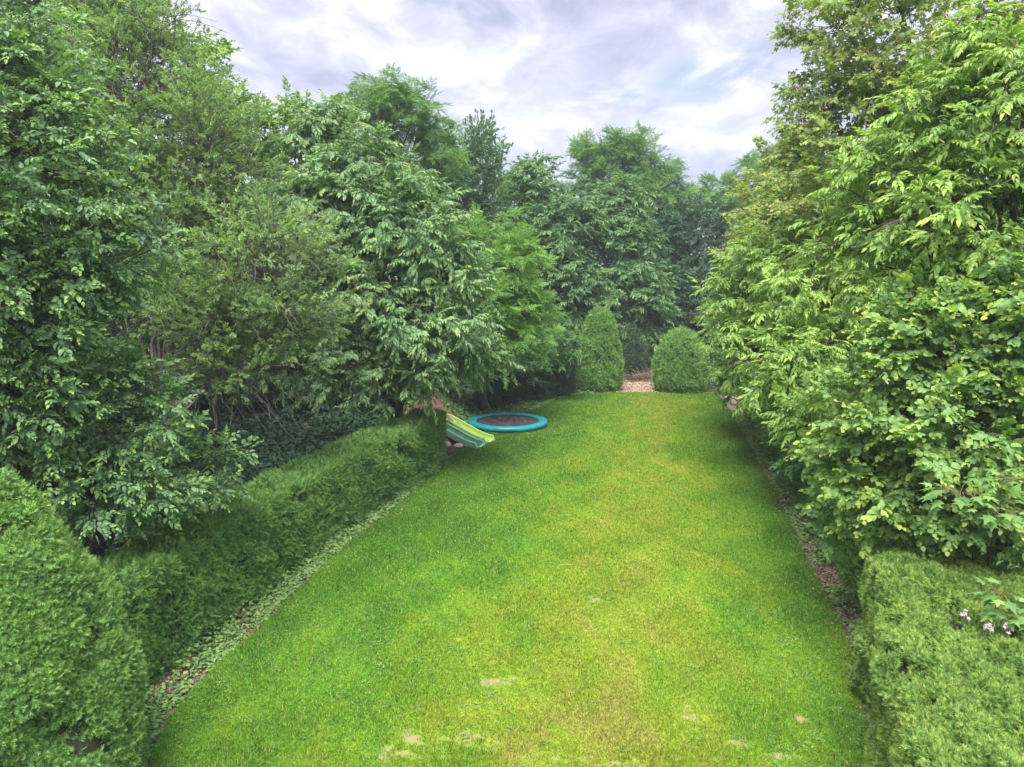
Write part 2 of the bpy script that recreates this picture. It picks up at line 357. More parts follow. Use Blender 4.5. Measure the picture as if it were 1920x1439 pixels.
def grow(name, label, cat, base, lobes, spec, mat, dens=3.0, L=1.0, m=12, droop=.25, up=.15, size=1.0, fill=.35, brk=None, group=None, trunk_r=.16,
         flat=.55, rough=.16, twig=.009, limbs=9, sdir=.6, back=.3, limb_r=.33, extra=None, hang=0.0):
    base = np.asarray(base, float); base[2] = 0
    rt = root(name, base, label, cat, group)
    brk = brk or bark
    C = np.array([l[0] for l in lobes]); Rr = np.array([l[1] for l in lobes])
    pts = []; nrms = []; fr = []; fpts = []
    for i in range(len(lobes)):
        c, r = C[i], Rr[i]
        area = 4 * math.pi * (((r[0] * r[1]) ** 1.6 + (r[0] * r[2]) ** 1.6 + (r[1] * r[2]) ** 1.6) / 3) ** (1 / 1.6)
        n = max(6, int(area * dens))
        d = nrm(rng.normal(size=(n, 3)))
        # knobbly outline: low-frequency bumps over the lobe
        ph = rng.uniform(0, 6.28, 6); k = rng.normal(0, 2.6, (6, 3))
        bump = np.sin(d @ k.T + ph).mean(1) * rough * 1.8
        f = np.clip(1 - rng.exponential(rough, n) * .8 + bump + (rng.random(n) < .06) * rng.uniform(.05, .2, n), .5, 1.25)
        p = c + d * r * f[:, None]; nn = nrm(d / r)
        toc = nrm(CAMP - p); keep = (np.einsum('ij,ij->i', nn, toc) > -.15) | (nn[:, 2] > .25) | (rng.random(n) < back)
        for j in range(len(lobes)):
            if j == i: continue
            q = (p - C[j]) / Rr[j]; keep &= (np.linalg.norm(q, axis=1) > .78) | (rng.random(n) < .12)
        keep &= p[:, 2] > .25
        pts.append(p[keep]); nrms.append(nn[keep])
        nf = int(n * fill * .6); df = nrm(rng.normal(size=(nf, 3))); fpts.append(c + df * r * rng.uniform(.35, .78, nf)[:, None])
    p = np.concatenate(pts); nn = np.concatenate(nrms); N = len(p)
    # limbs
    wood = Acc()
    top = C[:, 2].max(); cen = C.mean(0)
    K = 6; t = np.linspace(0, 1, K)
    lp = []
    hub = base + (np.array([cen[0], cen[1], 0]) - base * [1, 1, 0]) * .25; hub[2] = min(C[:, 2].min() * .45 + .3, 4.5)
    topc = C[np.argmax(C[:, 2])]
    bend = rng.normal(0, .12, 3) * [1, 1, 0]
    T0 = np.array([base + (hub - base) * s_ + bend * math.sin(s_ * 3) for s_ in t])
    tr = Acc(); tubes(tr, T0[None], (trunk_r * (1.25 - .35 * t))[None], 10)
    mains = []
    order = list(range(len(lobes)))
    tgt = [C[i] for i in order] + [C[rng.integers(len(lobes))] + nrm(rng.normal(size=3)) * Rr[0] * .5 for _ in range(max(0, limbs - len(lobes)))]
    for g in tgt:
        g = np.asarray(g) + rng.normal(0, .15, 3)
        mid = hub * .5 + g * .5; mid[:2] = hub[:2] + (g[:2] - hub[:2]) * .38; mid[2] += (g[2] - hub[2]) * .12
        cur = np.array([(1 - s_) ** 2 * hub + 2 * s_ * (1 - s_) * mid + s_ ** 2 * g for s_ in np.linspace(0, 1, 8)])
        cur[1:-1] += rng.normal(0, .07, (6, 3)); mains.append(cur)
    mains = np.array(mains); tubes(wood, mains, np.repeat((trunk_r * .62 * np.linspace(1, .22, 8))[None], len(mains), 0), 6)
    nodes = mains[:, 2:].reshape(-1, 3)
    # branchlets
    Lb = L * rng.uniform(.65, 1.35, N)
    out = nrm(nn + np.array([0, 0, up]) + rng.normal(0, .35, (N, 3)))
    out[:, 2] *= flat; out = nrm(out)
    start = p - out * Lb[:, None] * .75
    tt = np.linspace(0, 1, 5)
    cur = start[:, None] + out[:, None] * (Lb[:, None, None] * tt[None, :, None])
    cur[..., 2] += (Lb * .18)[:, None] * tt[None] - (droop * Lb)[:, None] * tt[None] ** 2
    cur[:, 1:] += np.cumsum(rng.normal(0, .022, (N, 4, 3)), 1) * Lb[:, None, None]
    tubes(wood, cur, np.repeat(np.linspace(1, .35, 5)[None], N, 0) * twig, 3)
    # boughs joining them to the limbs
    dd = np.linalg.norm(start[:, None] - nodes[None], axis=2) + np.maximum(0, nodes[None, :, 2] - start[:, None, 2]) * .7
    nb = nodes[np.argmin(dd, 1)]
    tb = np.linspace(0, 1, 5)
    cb = nb[:, None] * (1 - tb)[None, :, None] + start[:, None] * tb[None, :, None]
    dist = np.linalg.norm(start - nb, axis=1)
    cb[..., 2] -= (dist * .12)[:, None] * np.sin(tb * math.pi)[None]
    cb[:, 1:-1] += rng.normal(0, .05, (N, 3, 3)) * dist[:, None, None]
    tubes(wood, cb, twig * (1 + (1 - tb)[None] * dist[:, None] * limb_r * 1.6), 3)
    # shoots
    cr = Acc(); crnd = rng.uniform(0, 1, N)
    tj = np.linspace(.12, 1, m)[None] + rng.normal(0, .03, (N, m)); tj = np.clip(tj, .05, 1)
    pos = start[:, None] + out[:, None] * (Lb[:, None] * tj)[..., None]
    pos[..., 2] += (Lb[:, None] * .18) * tj - droop * Lb[:, None] * tj ** 2
    F = frame(out, np.array([0, 0, 1.]) + rng.normal(0, .25, (N, 3)))
    side = np.where(np.arange(m) % 2 == 0, -1, 1)[None] * np.ones((N, 1)); ang = np.radians(62 - 38 * tj) * side + rng.normal(0, .25, (N, m))
    upr = rng.normal(.10, .42, (N, m)) - droop * tj * .8 - hang
    d = F[:, None, :, 1] * np.cos(ang)[..., None] + F[:, None, :, 0] * np.sin(ang)[..., None] + F[:, None, :, 2] * upr[..., None]
    d = d.reshape(-1, 3); pos = pos.reshape(-1, 3)
    upv = np.array([0, 0, 1.]) + rng.normal(0, .3, (len(d), 3)) + np.repeat(nn, m, 0) * sdir
    place(cr, S[spec], pos, d, upv, size * rng.uniform(.55, 1.3, len(d)), np.clip(np.repeat(crnd, m) + rng.normal(0, .12, len(d)), 0, 1))
    # inner foliage
    fp = np.concatenate(fpts); fp = fp[fp[:, 2] > .3]; nf = len(fp)
    q = max(3, m // 3)
    fpp = (fp[:, None] + rng.normal(0, .28 * L, (nf, q, 3))).reshape(-1, 3)
    fd = nrm(rng.normal(size=fpp.shape) + [0, 0, -.2])
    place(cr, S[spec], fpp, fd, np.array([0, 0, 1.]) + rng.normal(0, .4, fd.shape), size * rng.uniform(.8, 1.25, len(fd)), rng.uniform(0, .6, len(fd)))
    if extra: extra(cr, p, nn, out, cur)
    tr.build('trunk', [brk], rt, base, True)
    wood.build('branches', [brk], rt, base)
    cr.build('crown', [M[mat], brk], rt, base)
    return rt


# ---------------------------------------------------------------- setting: ground, lawn, borders
def snoise(x, y, seed, f):
    r = np.random.default_rng(seed); k = r.normal(0, f, (7, 2)); ph = r.uniform(0, 6.28, 7)
    return np.sin(x[..., None] * k[:, 0] + y[..., None] * k[:, 1] + ph).mean(-1)


LEFT = np.array([G(u, v)[:2] for u, v in [(330, 1520), (285, 1439), (312, 1350), (400, 1260), (480, 1188), (620, 1050), (740, 955), (818, 886), (850, 852), (872, 842), (878, 815), (915, 790), (985, 775), (1040, 750), (1085, 741), (1175, 737)]])
RIGHT = np.array([G(u, v)[:2] for u, v in [(1665, 1600), (1640, 1430), (1612, 1290), (1585, 1190), (1520, 1060), (1470, 960), (1425, 875), (1395, 820), (1372, 775), (1345, 742)]])


def lx(y): return np.interp(y, LEFT[np.argsort(LEFT[:, 1]), 1], LEFT[np.argsort(LEFT[:, 1]), 0])
def rx(y): return np.interp(y, RIGHT[:, 1], RIGHT[:, 0])


YF = G(1200, 737)[1]
LE = [(p[0], p[1]) for p in LEFT]
def build_ground():
    m = noise_mat('woodland_floor', [(.3, (.03, .028, .02)), (.5, (.055, .05, .03)), (.6, (.04, .065, .025)), (.78, (.09, .07, .05))], 1.6, 9, bump=.6, bscale=14)
    n = 60; e = np.concatenate([-np.geomspace(900, 12, 18), np.linspace(-10, 10, 25), np.geomspace(12, 900, 18)])
    X, Y = np.meshgrid(e, e + 24); V = np.stack([X, Y, np.zeros_like(X)], -1)
    k = len(e); i, j = np.meshgrid(np.arange(k - 1), np.arange(k - 1)); a = (j * k + i).ravel()
    T = np.concatenate([np.stack([a, a + 1, a + k + 1], -1), np.stack([a, a + k + 1, a + k], -1)])
    tag(mesh_obj('ground', V, T, [m]), kind='structure')


build_ground()


def lawn_color(name, blade):
    m, ns, lk = base_mat(name)
    g = nd(ns, 'ShaderNodeNewGeometry'); sx = nd(ns, 'ShaderNodeSeparateXYZ'); lk.new(g.outputs['Position'], sx.inputs[0])
    flat = nd(ns, 'ShaderNodeCombineXYZ'); lk.new(sx.outputs[0], flat.inputs[0]); lk.new(sx.outputs[1], flat.inputs[1])
    # distance across the lawn from its long axis
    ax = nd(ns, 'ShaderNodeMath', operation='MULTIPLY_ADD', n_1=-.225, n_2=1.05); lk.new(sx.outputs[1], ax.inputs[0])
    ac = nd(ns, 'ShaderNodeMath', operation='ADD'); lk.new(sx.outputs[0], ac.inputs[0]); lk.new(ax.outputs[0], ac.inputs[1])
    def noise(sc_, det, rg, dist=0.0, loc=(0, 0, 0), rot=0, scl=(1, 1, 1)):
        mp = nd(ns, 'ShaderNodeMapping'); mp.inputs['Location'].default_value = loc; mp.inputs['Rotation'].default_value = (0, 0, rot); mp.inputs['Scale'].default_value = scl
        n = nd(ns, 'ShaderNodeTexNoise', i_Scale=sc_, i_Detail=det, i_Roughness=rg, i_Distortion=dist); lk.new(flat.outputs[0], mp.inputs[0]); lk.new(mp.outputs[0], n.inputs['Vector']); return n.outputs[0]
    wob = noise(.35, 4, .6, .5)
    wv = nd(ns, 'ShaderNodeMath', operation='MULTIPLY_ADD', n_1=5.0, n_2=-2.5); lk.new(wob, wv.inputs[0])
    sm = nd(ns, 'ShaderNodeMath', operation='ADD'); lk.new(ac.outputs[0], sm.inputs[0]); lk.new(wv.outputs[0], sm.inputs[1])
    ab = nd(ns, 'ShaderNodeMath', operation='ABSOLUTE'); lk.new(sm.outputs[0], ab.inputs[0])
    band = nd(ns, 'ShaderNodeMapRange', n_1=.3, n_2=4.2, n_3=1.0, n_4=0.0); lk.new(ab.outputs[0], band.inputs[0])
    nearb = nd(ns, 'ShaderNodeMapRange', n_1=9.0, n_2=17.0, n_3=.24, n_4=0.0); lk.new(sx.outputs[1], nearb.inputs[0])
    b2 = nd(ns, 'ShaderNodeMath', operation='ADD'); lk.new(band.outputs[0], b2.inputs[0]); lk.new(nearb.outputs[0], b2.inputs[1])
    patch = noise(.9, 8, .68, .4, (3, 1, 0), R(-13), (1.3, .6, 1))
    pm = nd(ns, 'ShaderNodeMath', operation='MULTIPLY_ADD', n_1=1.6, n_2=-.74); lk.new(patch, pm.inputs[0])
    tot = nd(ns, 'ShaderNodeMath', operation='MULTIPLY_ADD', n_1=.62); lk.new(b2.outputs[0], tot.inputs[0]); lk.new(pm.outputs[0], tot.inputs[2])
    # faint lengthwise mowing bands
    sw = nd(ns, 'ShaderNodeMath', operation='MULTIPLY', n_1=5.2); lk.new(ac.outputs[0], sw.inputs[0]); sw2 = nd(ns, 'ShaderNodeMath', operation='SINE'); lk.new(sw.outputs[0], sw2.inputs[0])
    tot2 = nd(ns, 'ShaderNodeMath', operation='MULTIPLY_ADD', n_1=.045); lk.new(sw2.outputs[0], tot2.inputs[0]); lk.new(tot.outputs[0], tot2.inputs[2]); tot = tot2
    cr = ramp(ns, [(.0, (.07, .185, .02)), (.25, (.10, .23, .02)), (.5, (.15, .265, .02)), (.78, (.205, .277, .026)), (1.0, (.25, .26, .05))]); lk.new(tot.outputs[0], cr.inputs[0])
    fine = noise(11, 4, .7, 0, (7, 7, 0)); fm = nd(ns, 'ShaderNodeMapRange', n_1=.3, n_2=.7, n_3=.68, n_4=1.30); lk.new(fine, fm.inputs[0])
    mu = nd(ns, 'ShaderNodeVectorMath', operation='SCALE'); lk.new(cr.outputs[0], mu.inputs[0]); lk.new(fm.outputs[0], mu.inputs['Scale'])
    c = mu.outputs[0]
    if blade:
        at = nd(ns, 'ShaderNodeAttribute', attribute_name='tint'); s2 = nd(ns, 'ShaderNodeSeparateXYZ'); lk.new(at.outputs['Vector'], s2.inputs[0])
        k = nd(ns, 'ShaderNodeMapRange', n_1=0.0, n_2=1.0, n_3=.7, n_4=1.45); lk.new(s2.outputs[0], k.inputs[0])
        m3 = nd(ns, 'ShaderNodeVectorMath', operation='SCALE'); lk.new(c, m3.inputs[0]); lk.new(k.outputs[0], m3.inputs['Scale'])
        dry = nd(ns, 'ShaderNodeMath', operation='GREATER_THAN', n_1=.93); lk.new(s2.outputs[2], dry.inputs[0])
        m4 = nd(ns, 'ShaderNodeMix', data_type='RGBA'); m4.inputs[7].default_value = (.42, .38, .16, 1); lk.new(dry.outputs[0], m4.inputs[0]); lk.new(m3.outputs[0], m4.inputs[6]); c = m4.outputs[2]
    pb = nd(ns, 'ShaderNodeBsdfPrincipled', i_Roughness=.7); pb.inputs['Specular IOR Level'].default_value = .12; lk.new(c, pb.inputs['Base Color'])
    last = pb
    if not blade:
        # bare earth shows through in worn spots
        at = nd(ns, 'ShaderNodeAttribute', attribute_name='tint'); s2 = nd(ns, 'ShaderNodeSeparateXYZ'); lk.new(at.outputs['Vector'], s2.inputs[0])
        sn = noise(6, 6, .7); sadd = nd(ns, 'ShaderNodeMath', operation='ADD'); lk.new(sn, sadd.inputs[0]); lk.new(s2.outputs[0], sadd.inputs[1])
        sm_ = nd(ns, 'ShaderNodeMapRange', n_1=.85, n_2=1.35, n_3=0.0, n_4=.85); lk.new(sadd.outputs[0], sm_.inputs[0])
        m5 = nd(ns, 'ShaderNodeMix', data_type='RGBA'); m5.inputs[7].default_value = (.28, .235, .125, 1); lk.new(sm_.outputs[0], m5.inputs[0]); lk.new(c, m5.inputs[6]); lk.new(m5.outputs[2], pb.inputs['Base Color'])
    else:
        tr = nd(ns, 'ShaderNodeBsdfTranslucent'); lk.new(c, tr.inputs[0]); ms = nd(ns, 'ShaderNodeMixShader'); ms.inputs[0].default_value = .3; lk.new(pb.outputs[0], ms.inputs[1]); lk.new(tr.outputs[0], ms.inputs[2]); last = ms
    o = nd(ns, 'ShaderNodeOutputMaterial'); lk.new(last.outputs[0], o.inputs[0])
    return m


BARE = [(*G(930, 1285)[:2], .42, .16), (*G(965, 1280)[:2], .25, .12), (*G(880, 1395)[:2], .5, .25), (*G(1285, 1340)[:2], .22, .22), (*G(1375, 1395)[:2], .30, .16), (*G(1465, 1425)[:2], .3, .12),
        (*G(1098, 1048)[:2], .10, .06), (*G(1120, 1130)[:2], .22, .22), (*G(1310, 1045)[:2], .09, .35), (*G(1308, 1130)[:2], .09, .4), (*G(1200, 1153)[:2], .16, .08), (*G(1060, 1062)[:2], .2, .08), (*G(770, 1390)[:2], .22, .25), (*G(1500, 1350)[:2], .12, .18),
        (*G(740, 1420)[:2], .4, .15), (*G(1060, 1430)[:2], .35, .1), (*G(855, 1205)[:2], .2, .1), (*G(1345, 1000)[:2], .08, .2), (*G(1180, 1440)[:2], .4, .1)]


def bare(x, y):
    b = np.zeros_like(x)
    for cx, cy_, a, c in BARE: b = np.maximum(b, np.exp(-(((x - cx) / a) ** 2 + ((y - cy_) / c) ** 2)))
    return np.clip(b * 1.0 + .75 * snoise(x, y, 5, 16) + .6 * snoise(x, y, 6, 38) - .22, 0, 1) * np.clip(b * 5 - .3, 0, 1)


def lawn_z(x, y): return .012 + .02 * (snoise(x, y, 3, .7) + 1) + .004


def build_lawn():
    ys = np.concatenate([np.linspace(5.5, 16, 150), np.linspace(16.1, YF, 120)]); NX = 150
    L_ = lx(ys) + .10 * snoise(ys, ys * 0, 21, 3.2) + .05 * snoise(ys, ys * 0, 22, 9); R_ = rx(ys) + .10 * snoise(ys, ys * 0, 23, 3.2) + .05 * snoise(ys, ys * 0, 24, 9)
    s = np.linspace(0, 1, NX); X = L_[:, None] * (1 - s) + R_[:, None] * s; Y = np.repeat(ys[:, None], NX, 1)
    Z = lawn_z(X, Y); V = np.stack([X, Y, Z], -1)
    k = NX; i, j = np.meshgrid(np.arange(NX - 1), np.arange(len(ys) - 1)); a = (j * k + i).ravel()
    T = np.concatenate([np.stack([a, a + 1, a + k + 1], -1), np.stack([a, a + k + 1, a + k], -1)])
    A = np.zeros((V.reshape(-1, 3).shape[0], 3)); A[:, 0] = bare(X, Y).ravel()
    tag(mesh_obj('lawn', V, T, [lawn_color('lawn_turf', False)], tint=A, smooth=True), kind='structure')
    # blades
    NB = 900000
    y = 7.0 + (YF - 7.2) * rng.random(NB) ** 2.1; sx_ = rng.random(NB)
    Lb = lx(y); Rb = rx(y); x = Lb + (Rb - Lb) * sx_
    x += rng.normal(0, .04, NB)
    keep = bare(x, y) < rng.uniform(.2, .95, NB)
    keep &= ((x - TR[0]) ** 2 + (y - TR[1]) ** 2) > 1.5 ** 2
    x, y = x[keep], y[keep]; n = len(x)
    far = 1 + (y - 8) / 14
    tuft = snoise(x, y, 31, 3.5)
    h = rng.uniform(.02, .045, n) * (1 + .55 * tuft + .5 * snoise(x, y, 32, 13).clip(0)) * (1 + .12 * (far - 1)); wdt = rng.uniform(.0035, .006, n) * far
    a = rng.uniform(0, 6.28, n); ln = rng.uniform(.3, 1.1, n)
    z = lawn_z(x, y); b = np.stack([x, y, z - .003], -1); sd = np.stack([np.cos(a), np.sin(a), a * 0], -1) * wdt[:, None]
    tip = b + np.stack([-np.sin(a) * ln * h, np.cos(a) * ln * h, h], -1)
    V = np.stack([b - sd, b + sd, tip], 1); T = np.arange(3 * n).reshape(-1, 3)
    A = np.stack([rng.random(n), rng.random(n), rng.random(n)], -1)[:, None].repeat(3, 1)
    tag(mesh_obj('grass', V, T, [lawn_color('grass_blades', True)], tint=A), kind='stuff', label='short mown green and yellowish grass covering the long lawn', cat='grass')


TR = G(952, 799)[:2]
build_lawn()


# soil borders: sheet following each lawn edge, just above the ground
soil = noise_mat('border_soil', [(.3, (.12, .085, .06)), (.5, (.22, .16, .12)), (.62, (.30, .22, .17)), (.75, (.16, .12, .08))], 7, 9, bump=.8, bscale=40)
def strip(name, xa, xb, y0, y1, z=.008, n=80, mat=None):
    ys = np.linspace(y0, y1, n); L_ = xa(ys); R_ = xb(ys); s = np.linspace(0, 1, 8)
    X = L_[:, None] * (1 - s) + R_[:, None] * s; Y = np.repeat(ys[:, None], 8, 1); Z = z + .006 * (1 + snoise(X, Y, 9, 6))
    i, j = np.meshgrid(np.arange(7), np.arange(n - 1)); a = (j * 8 + i).ravel()
    T = np.concatenate([np.stack([a, a + 1, a + 9], -1), np.stack([a, a + 9, a + 8], -1)])
    return tag(mesh_obj(name, np.stack([X, Y, Z], -1), T, [mat or soil], smooth=True), kind='structure')


strip('border_soil', lambda y: lx(y) - 1.3, lambda y: lx(y) + .05, 5, 24)
strip('border_soil', lambda y: rx(y) - .05, lambda y: rx(y) + 1.2, 5, YF - 1)
path_m = noise_mat('path_woodchip', [(.3, (.30, .20, .14)), (.5, (.46, .33, .25)), (.7, (.58, .45, .36))], 12, 8, bump=.6, bscale=50)
pl = G(1162, 737)[0]; pr = G(1265, 737)[0]
strip('path', lambda y: pl + (y - YF) * .10 - .2 + y * 0, lambda y: pr + (y - YF) * .26 + .1, YF - .25, YF + 4, .014, 30, path_m)


def litter():
    a = Acc()
    def scat(n, f):
        x, y = f(n); z = np.full(n, .02) + rng.random(n) * .02
        d = rng.normal(size=(n, 3)) * [1, 1, .25]; F = frame(d, np.array([0, 0, 1.]) + rng.normal(0, .35, (n, 3)))
        LV, LT = leaf_shape('kite', .7); s = rng.uniform(.012, .05, n) * (1 + y / 40)
        V = np.stack([x, y, z], -1)[:, None] + np.einsum('nij,vj->nvi', F, LV) * s[:, None, None]
        a.add(V, LT[None] + (np.arange(n) * 4)[:, None, None], 0, np.stack([rng.random(n)] * 3, -1)[:, None].repeat(4, 1))
    def left(n): y = 6 + 17 * rng.random(n) ** 1.4; return lx(y) - .55 + rng.normal(0, .3, n), y
    def right(n): y = 6 + 26 * rng.random(n) ** 1.4; return rx(y) + .12 + rng.normal(0, .2, n), y
    def pth(n): y = YF - .3 + 6 * rng.random(n); return pl + (pr - pl) * rng.random(n) + (y - YF) * .2, y
    scat(15000, left); scat(13000, right); scat(3500, pth)
    m = leaf_mat('dead_leaves', (.09, .06, .042), (.19, .135, .095), (.42, .33, .25), .05, rough=.8, spec=.1)
    tag(a.build('leaf_litter', [m]), kind='stuff', label='dry brown leaf litter and chips along the lawn edges and path', cat='leaf litter')


litter()

# ground cover along the borders
def cover(name, label, gen, n, mat, hgt=.14, size=.055, shape='ovate', wd=.85):
    a = Acc(); x, y, hh = gen(n); n = len(x)
    z = (rng.random(n) * hh + .03) if name != 'bank_plants' else hh - .1 * rng.random(n)
    th = rng.uniform(0, 6.28, n); d = np.stack([np.cos(th), np.sin(th), rng.normal(-.05, .25, n)], -1)
    F = frame(d, np.array([0, 0, 1.]) + rng.normal(0, .4, (n, 3))); LV, LT = leaf_shape(shape, wd)
    s = size * rng.uniform(.6, 1.35, n) * (1 + (y - 8).clip(0) / 40)
    V = np.stack([x, y, z], -1)[:, None] + np.einsum('nij,vj->nvi', F, LV) * s[:, None, None]
    c = np.clip(.5 + .5 * snoise(x, y, 77, 2.5) + rng.normal(0, .2, n), 0, 1)
    a.add(V, LT[None] + (np.arange(n) * len(LV))[:, None, None], 0, np.stack([rng.random(n), rng.random(n), c], -1)[:, None].repeat(len(LV), 1))
    tag(a.build(name, [M[mat]]), kind='stuff', label=label, cat='ground cover')


def gl(n):
    y = 6 + 17.5 * rng.random(n) ** 1.15; x = lx(y) - .06 - np.abs(rng.normal(0, .27, n)) * (1 + .4 * snoise(y, y * 0, 41, 2.2))
    k = (snoise(x, y, 42, 3.5) + (y - 9) * .03) > -.18 + rng.normal(0, .12, n); return x[k], y[k], np.clip((lx(y) - x)[k] * .45, .03, .25)
def gr(n):
    y = 6 + 25 * rng.random(n) ** 1.3; x = rx(y) + .05 + np.abs(rng.normal(0, .28, n))
    k = snoise(x, y, 43, 3.5) > -.12 + rng.normal(0, .16, n); return x[k], y[k], np.clip((x - rx(y))[k] * .5, .03, .25)
def gf(n):
    y = 24.5 + 12 * rng.random(n); e = lx(y); k0 = y < YF - .1; x = e - np.abs(rng.normal(0, .38, n)) + .1
    k = k0 & ~((y > 24) & (y < 27) & (x > -2.5)) ; return x[k], y[k], np.clip((e - x)[k] * .4, .05, .28)
cover('ivy', 'pale green ivy creeping between the long left hedge and lawn', gl, 17000, 'ivy')
cover('ivy', 'ivy and weeds along the stony right edge of the lawn', gr, 16000, 'ivy')
cover('ivy', 'ivy fringe at the far left lawn edge behind the trampoline', gf, 15000, 'ivy')


def lawn_weeds():
    a = Acc(); spots = [G(u, v) for u, v in [(1012, 1265), (1160, 1052), (1118, 1180), (980, 1095), (880, 1165), (1215, 1325), (1245, 1318), (880, 1410), (1040, 1370), (785, 1245), (700, 1200), (905, 1015), (1205, 1090), (1140, 1115), (1290, 1230), (870, 1330), (1300, 1260), (1335, 985), (1180, 1060)]]
    for _ in range(90):
        y = 8 + 14 * rng.random() ** 1.5; spots.append(np.array([lx(y) + (rx(y) - lx(y)) * rng.random(), y, 0]))
    for _ in range(260):
        y = 7 + 6 * rng.random(); s_ = rng.choice([rng.normal(.93, .05), rng.normal(.06, .04), rng.random()]); spots.append(np.array([lx(y) + (rx(y) - lx(y)) * s_, y, 0]))
    LV, LT = leaf_shape('kite', .5)
    for s_ in spots:
        n = rng.integers(8, 18); th = rng.uniform(0, 6.28, n); r = rng.uniform(.3, 1, n)
        d = np.stack([np.cos(th), np.sin(th), rng.uniform(.05, .6, n)], -1); F = frame(d)
        sz = rng.uniform(.025, .065) * (1 + s_[1] / 60)
        x = s_[0] + rng.normal(0, .05, n); y = s_[1] + rng.normal(0, .05, n)
        V = np.stack([x, y, lawn_z(x, y) + .012], -1)[:, None] + np.einsum('nij,vj->nvi', F, LV) * (sz * r)[:, None, None]
        a.add(V, LT[None] + (np.arange(n) * 4)[:, None, None], 0, np.stack([rng.random(n), rng.random(n), np.full(n, rng.random())], -1)[:, None].repeat(4, 1))
    tag(a.build('lawn_weeds', [M['weed']]), kind='stuff', label='small pale weed rosettes and clover scattered in the lawn', cat='weeds')


lawn_weeds()


# ---------------------------------------------------------------- clipped yews and hedges
def yew_cover(cr, p, n, mat_size=1.0, up=.25, side=.8):
    N = len(p); spec = 'yew'
    if mat_size < .8: spec = 'yew_s'; mat_size *= 1.5; side = .9
    a_, b_ = p[:, 0] + p[:, 2] * .73, p[:, 1] + p[:, 2] * .61
    hf_ = snoise(a_, b_, 305, 12 / mat_size) + .6 * snoise(b_ - a_, p[:, 2] * 1.3, 306, 9 / mat_size)
    k_ = hf_ > -.36 + rng.normal(0, .05, N); p, n, hf_ = p[k_], n[k_], hf_[k_]; N = len(p)
    p = p + n * (hf_ * .07 * mat_size)[:, None]
    cl = .5 * snoise(p[:, 0] + p[:, 2] * .7, p[:, 1] + p[:, 2], 301, 4.5) + .35 * snoise(p[:, 0], p[:, 1] - p[:, 2], 302, 11)
    d = nrm(n * .75 + np.array([0, 0, up]) + rng.normal(0, side, (N, 3)))
    place(cr, S[spec], p, d, n + rng.normal(0, .5, (N, 3)), mat_size * rng.uniform(.7, 1.25, N), np.clip(.5 + cl + .22 * rng.normal(size=N), 0, 1))


def topiary(name, label, base, H, prof, n, mat='yew', size=1.0, rough=.05, group=None, seed=0, sx=1.0, cat='topiary', holes=0):
    """solid of revolution; prof: list of (height fraction, radius)"""
    base = np.array([base[0], base[1], 0.]); rt = root(name, base, label, cat, group)
    hz = np.array([a for a, b in prof]) * H; rr = np.array([b for a, b in prof])
    zs = np.linspace(0.02, H, 400); rad = np.interp(zs, hz, rr)
    cum = np.cumsum(np.maximum(rad, .12)); cum /= cum[-1]
    z = np.interp(rng.random(n), cum, zs); th = rng.uniform(0, 2 * math.pi, n)
    def surf(z, th):
        r = np.interp(z, hz, rr); b = snoise(th * 1.6, z * 1.4, 100 + seed, 1.8) + .6 * snoise(np.cos(th) * 3, np.sin(th) * 3 + z * 2.4, 120 + seed, 2.2)
        return r * (1 + b * rough)
    r = surf(z, th); dr = (np.interp(z + .03, hz, rr) - np.interp(z - .03, hz, rr)) / .06
    nrmv = nrm(np.stack([np.cos(th), np.sin(th), -dr.clip(-6, 3)], -1))
    p = np.stack([np.cos(th) * r * sx, np.sin(th) * r, z], -1) - nrmv * (rng.random(n) ** 2 * .16 * size + .04)[:, None]
    cr = Acc(); yew_cover(cr, p, nrmv, size)
    if holes: k_ = snoise(np.arctan2(p[:, 1], p[:, 0]) * 1.3, p[:, 2], 260 + seed, 2.6) > -holes; p = p[k_]; nrmv = nrmv[k_]; th = th[k_]; n = len(p); cr = Acc(); yew_cover(cr, p, nrmv, size)
    nt = n // 40; q = rng.integers(n, size=nt)  # a few longer stray shoots
    place(cr, S['yew'], p[q], nrm(nrmv[q] + [0, 0, .8]), nrmv[q] + rng.normal(0, .5, (nt, 3)), size * rng.uniform(1.4, 1.9, nt), rng.uniform(.5, 1, nt))
    cr.build('foliage', [M[mat], bark], rt)
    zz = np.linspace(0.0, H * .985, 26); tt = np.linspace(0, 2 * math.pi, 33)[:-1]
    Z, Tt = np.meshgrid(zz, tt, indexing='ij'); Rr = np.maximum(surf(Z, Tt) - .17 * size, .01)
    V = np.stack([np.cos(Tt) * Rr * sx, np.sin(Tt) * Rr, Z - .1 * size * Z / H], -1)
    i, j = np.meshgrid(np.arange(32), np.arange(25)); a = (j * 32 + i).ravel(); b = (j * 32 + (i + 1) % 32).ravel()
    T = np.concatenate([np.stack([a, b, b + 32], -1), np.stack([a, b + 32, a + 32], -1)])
    mesh_obj('dark_core', V, T, [yew_core], rt, smooth=True)  # closed dark shell, coloured to read as the shaded inside
    tr = Acc(); tubes(tr, np.array([[[0, 0, 0], [0, 0, H * .4], [0, 0, H * .8]]]), np.array([[.09, .07, .03]]), 8); tr.build('trunk', [bark], rt, smooth=True)
    return rt


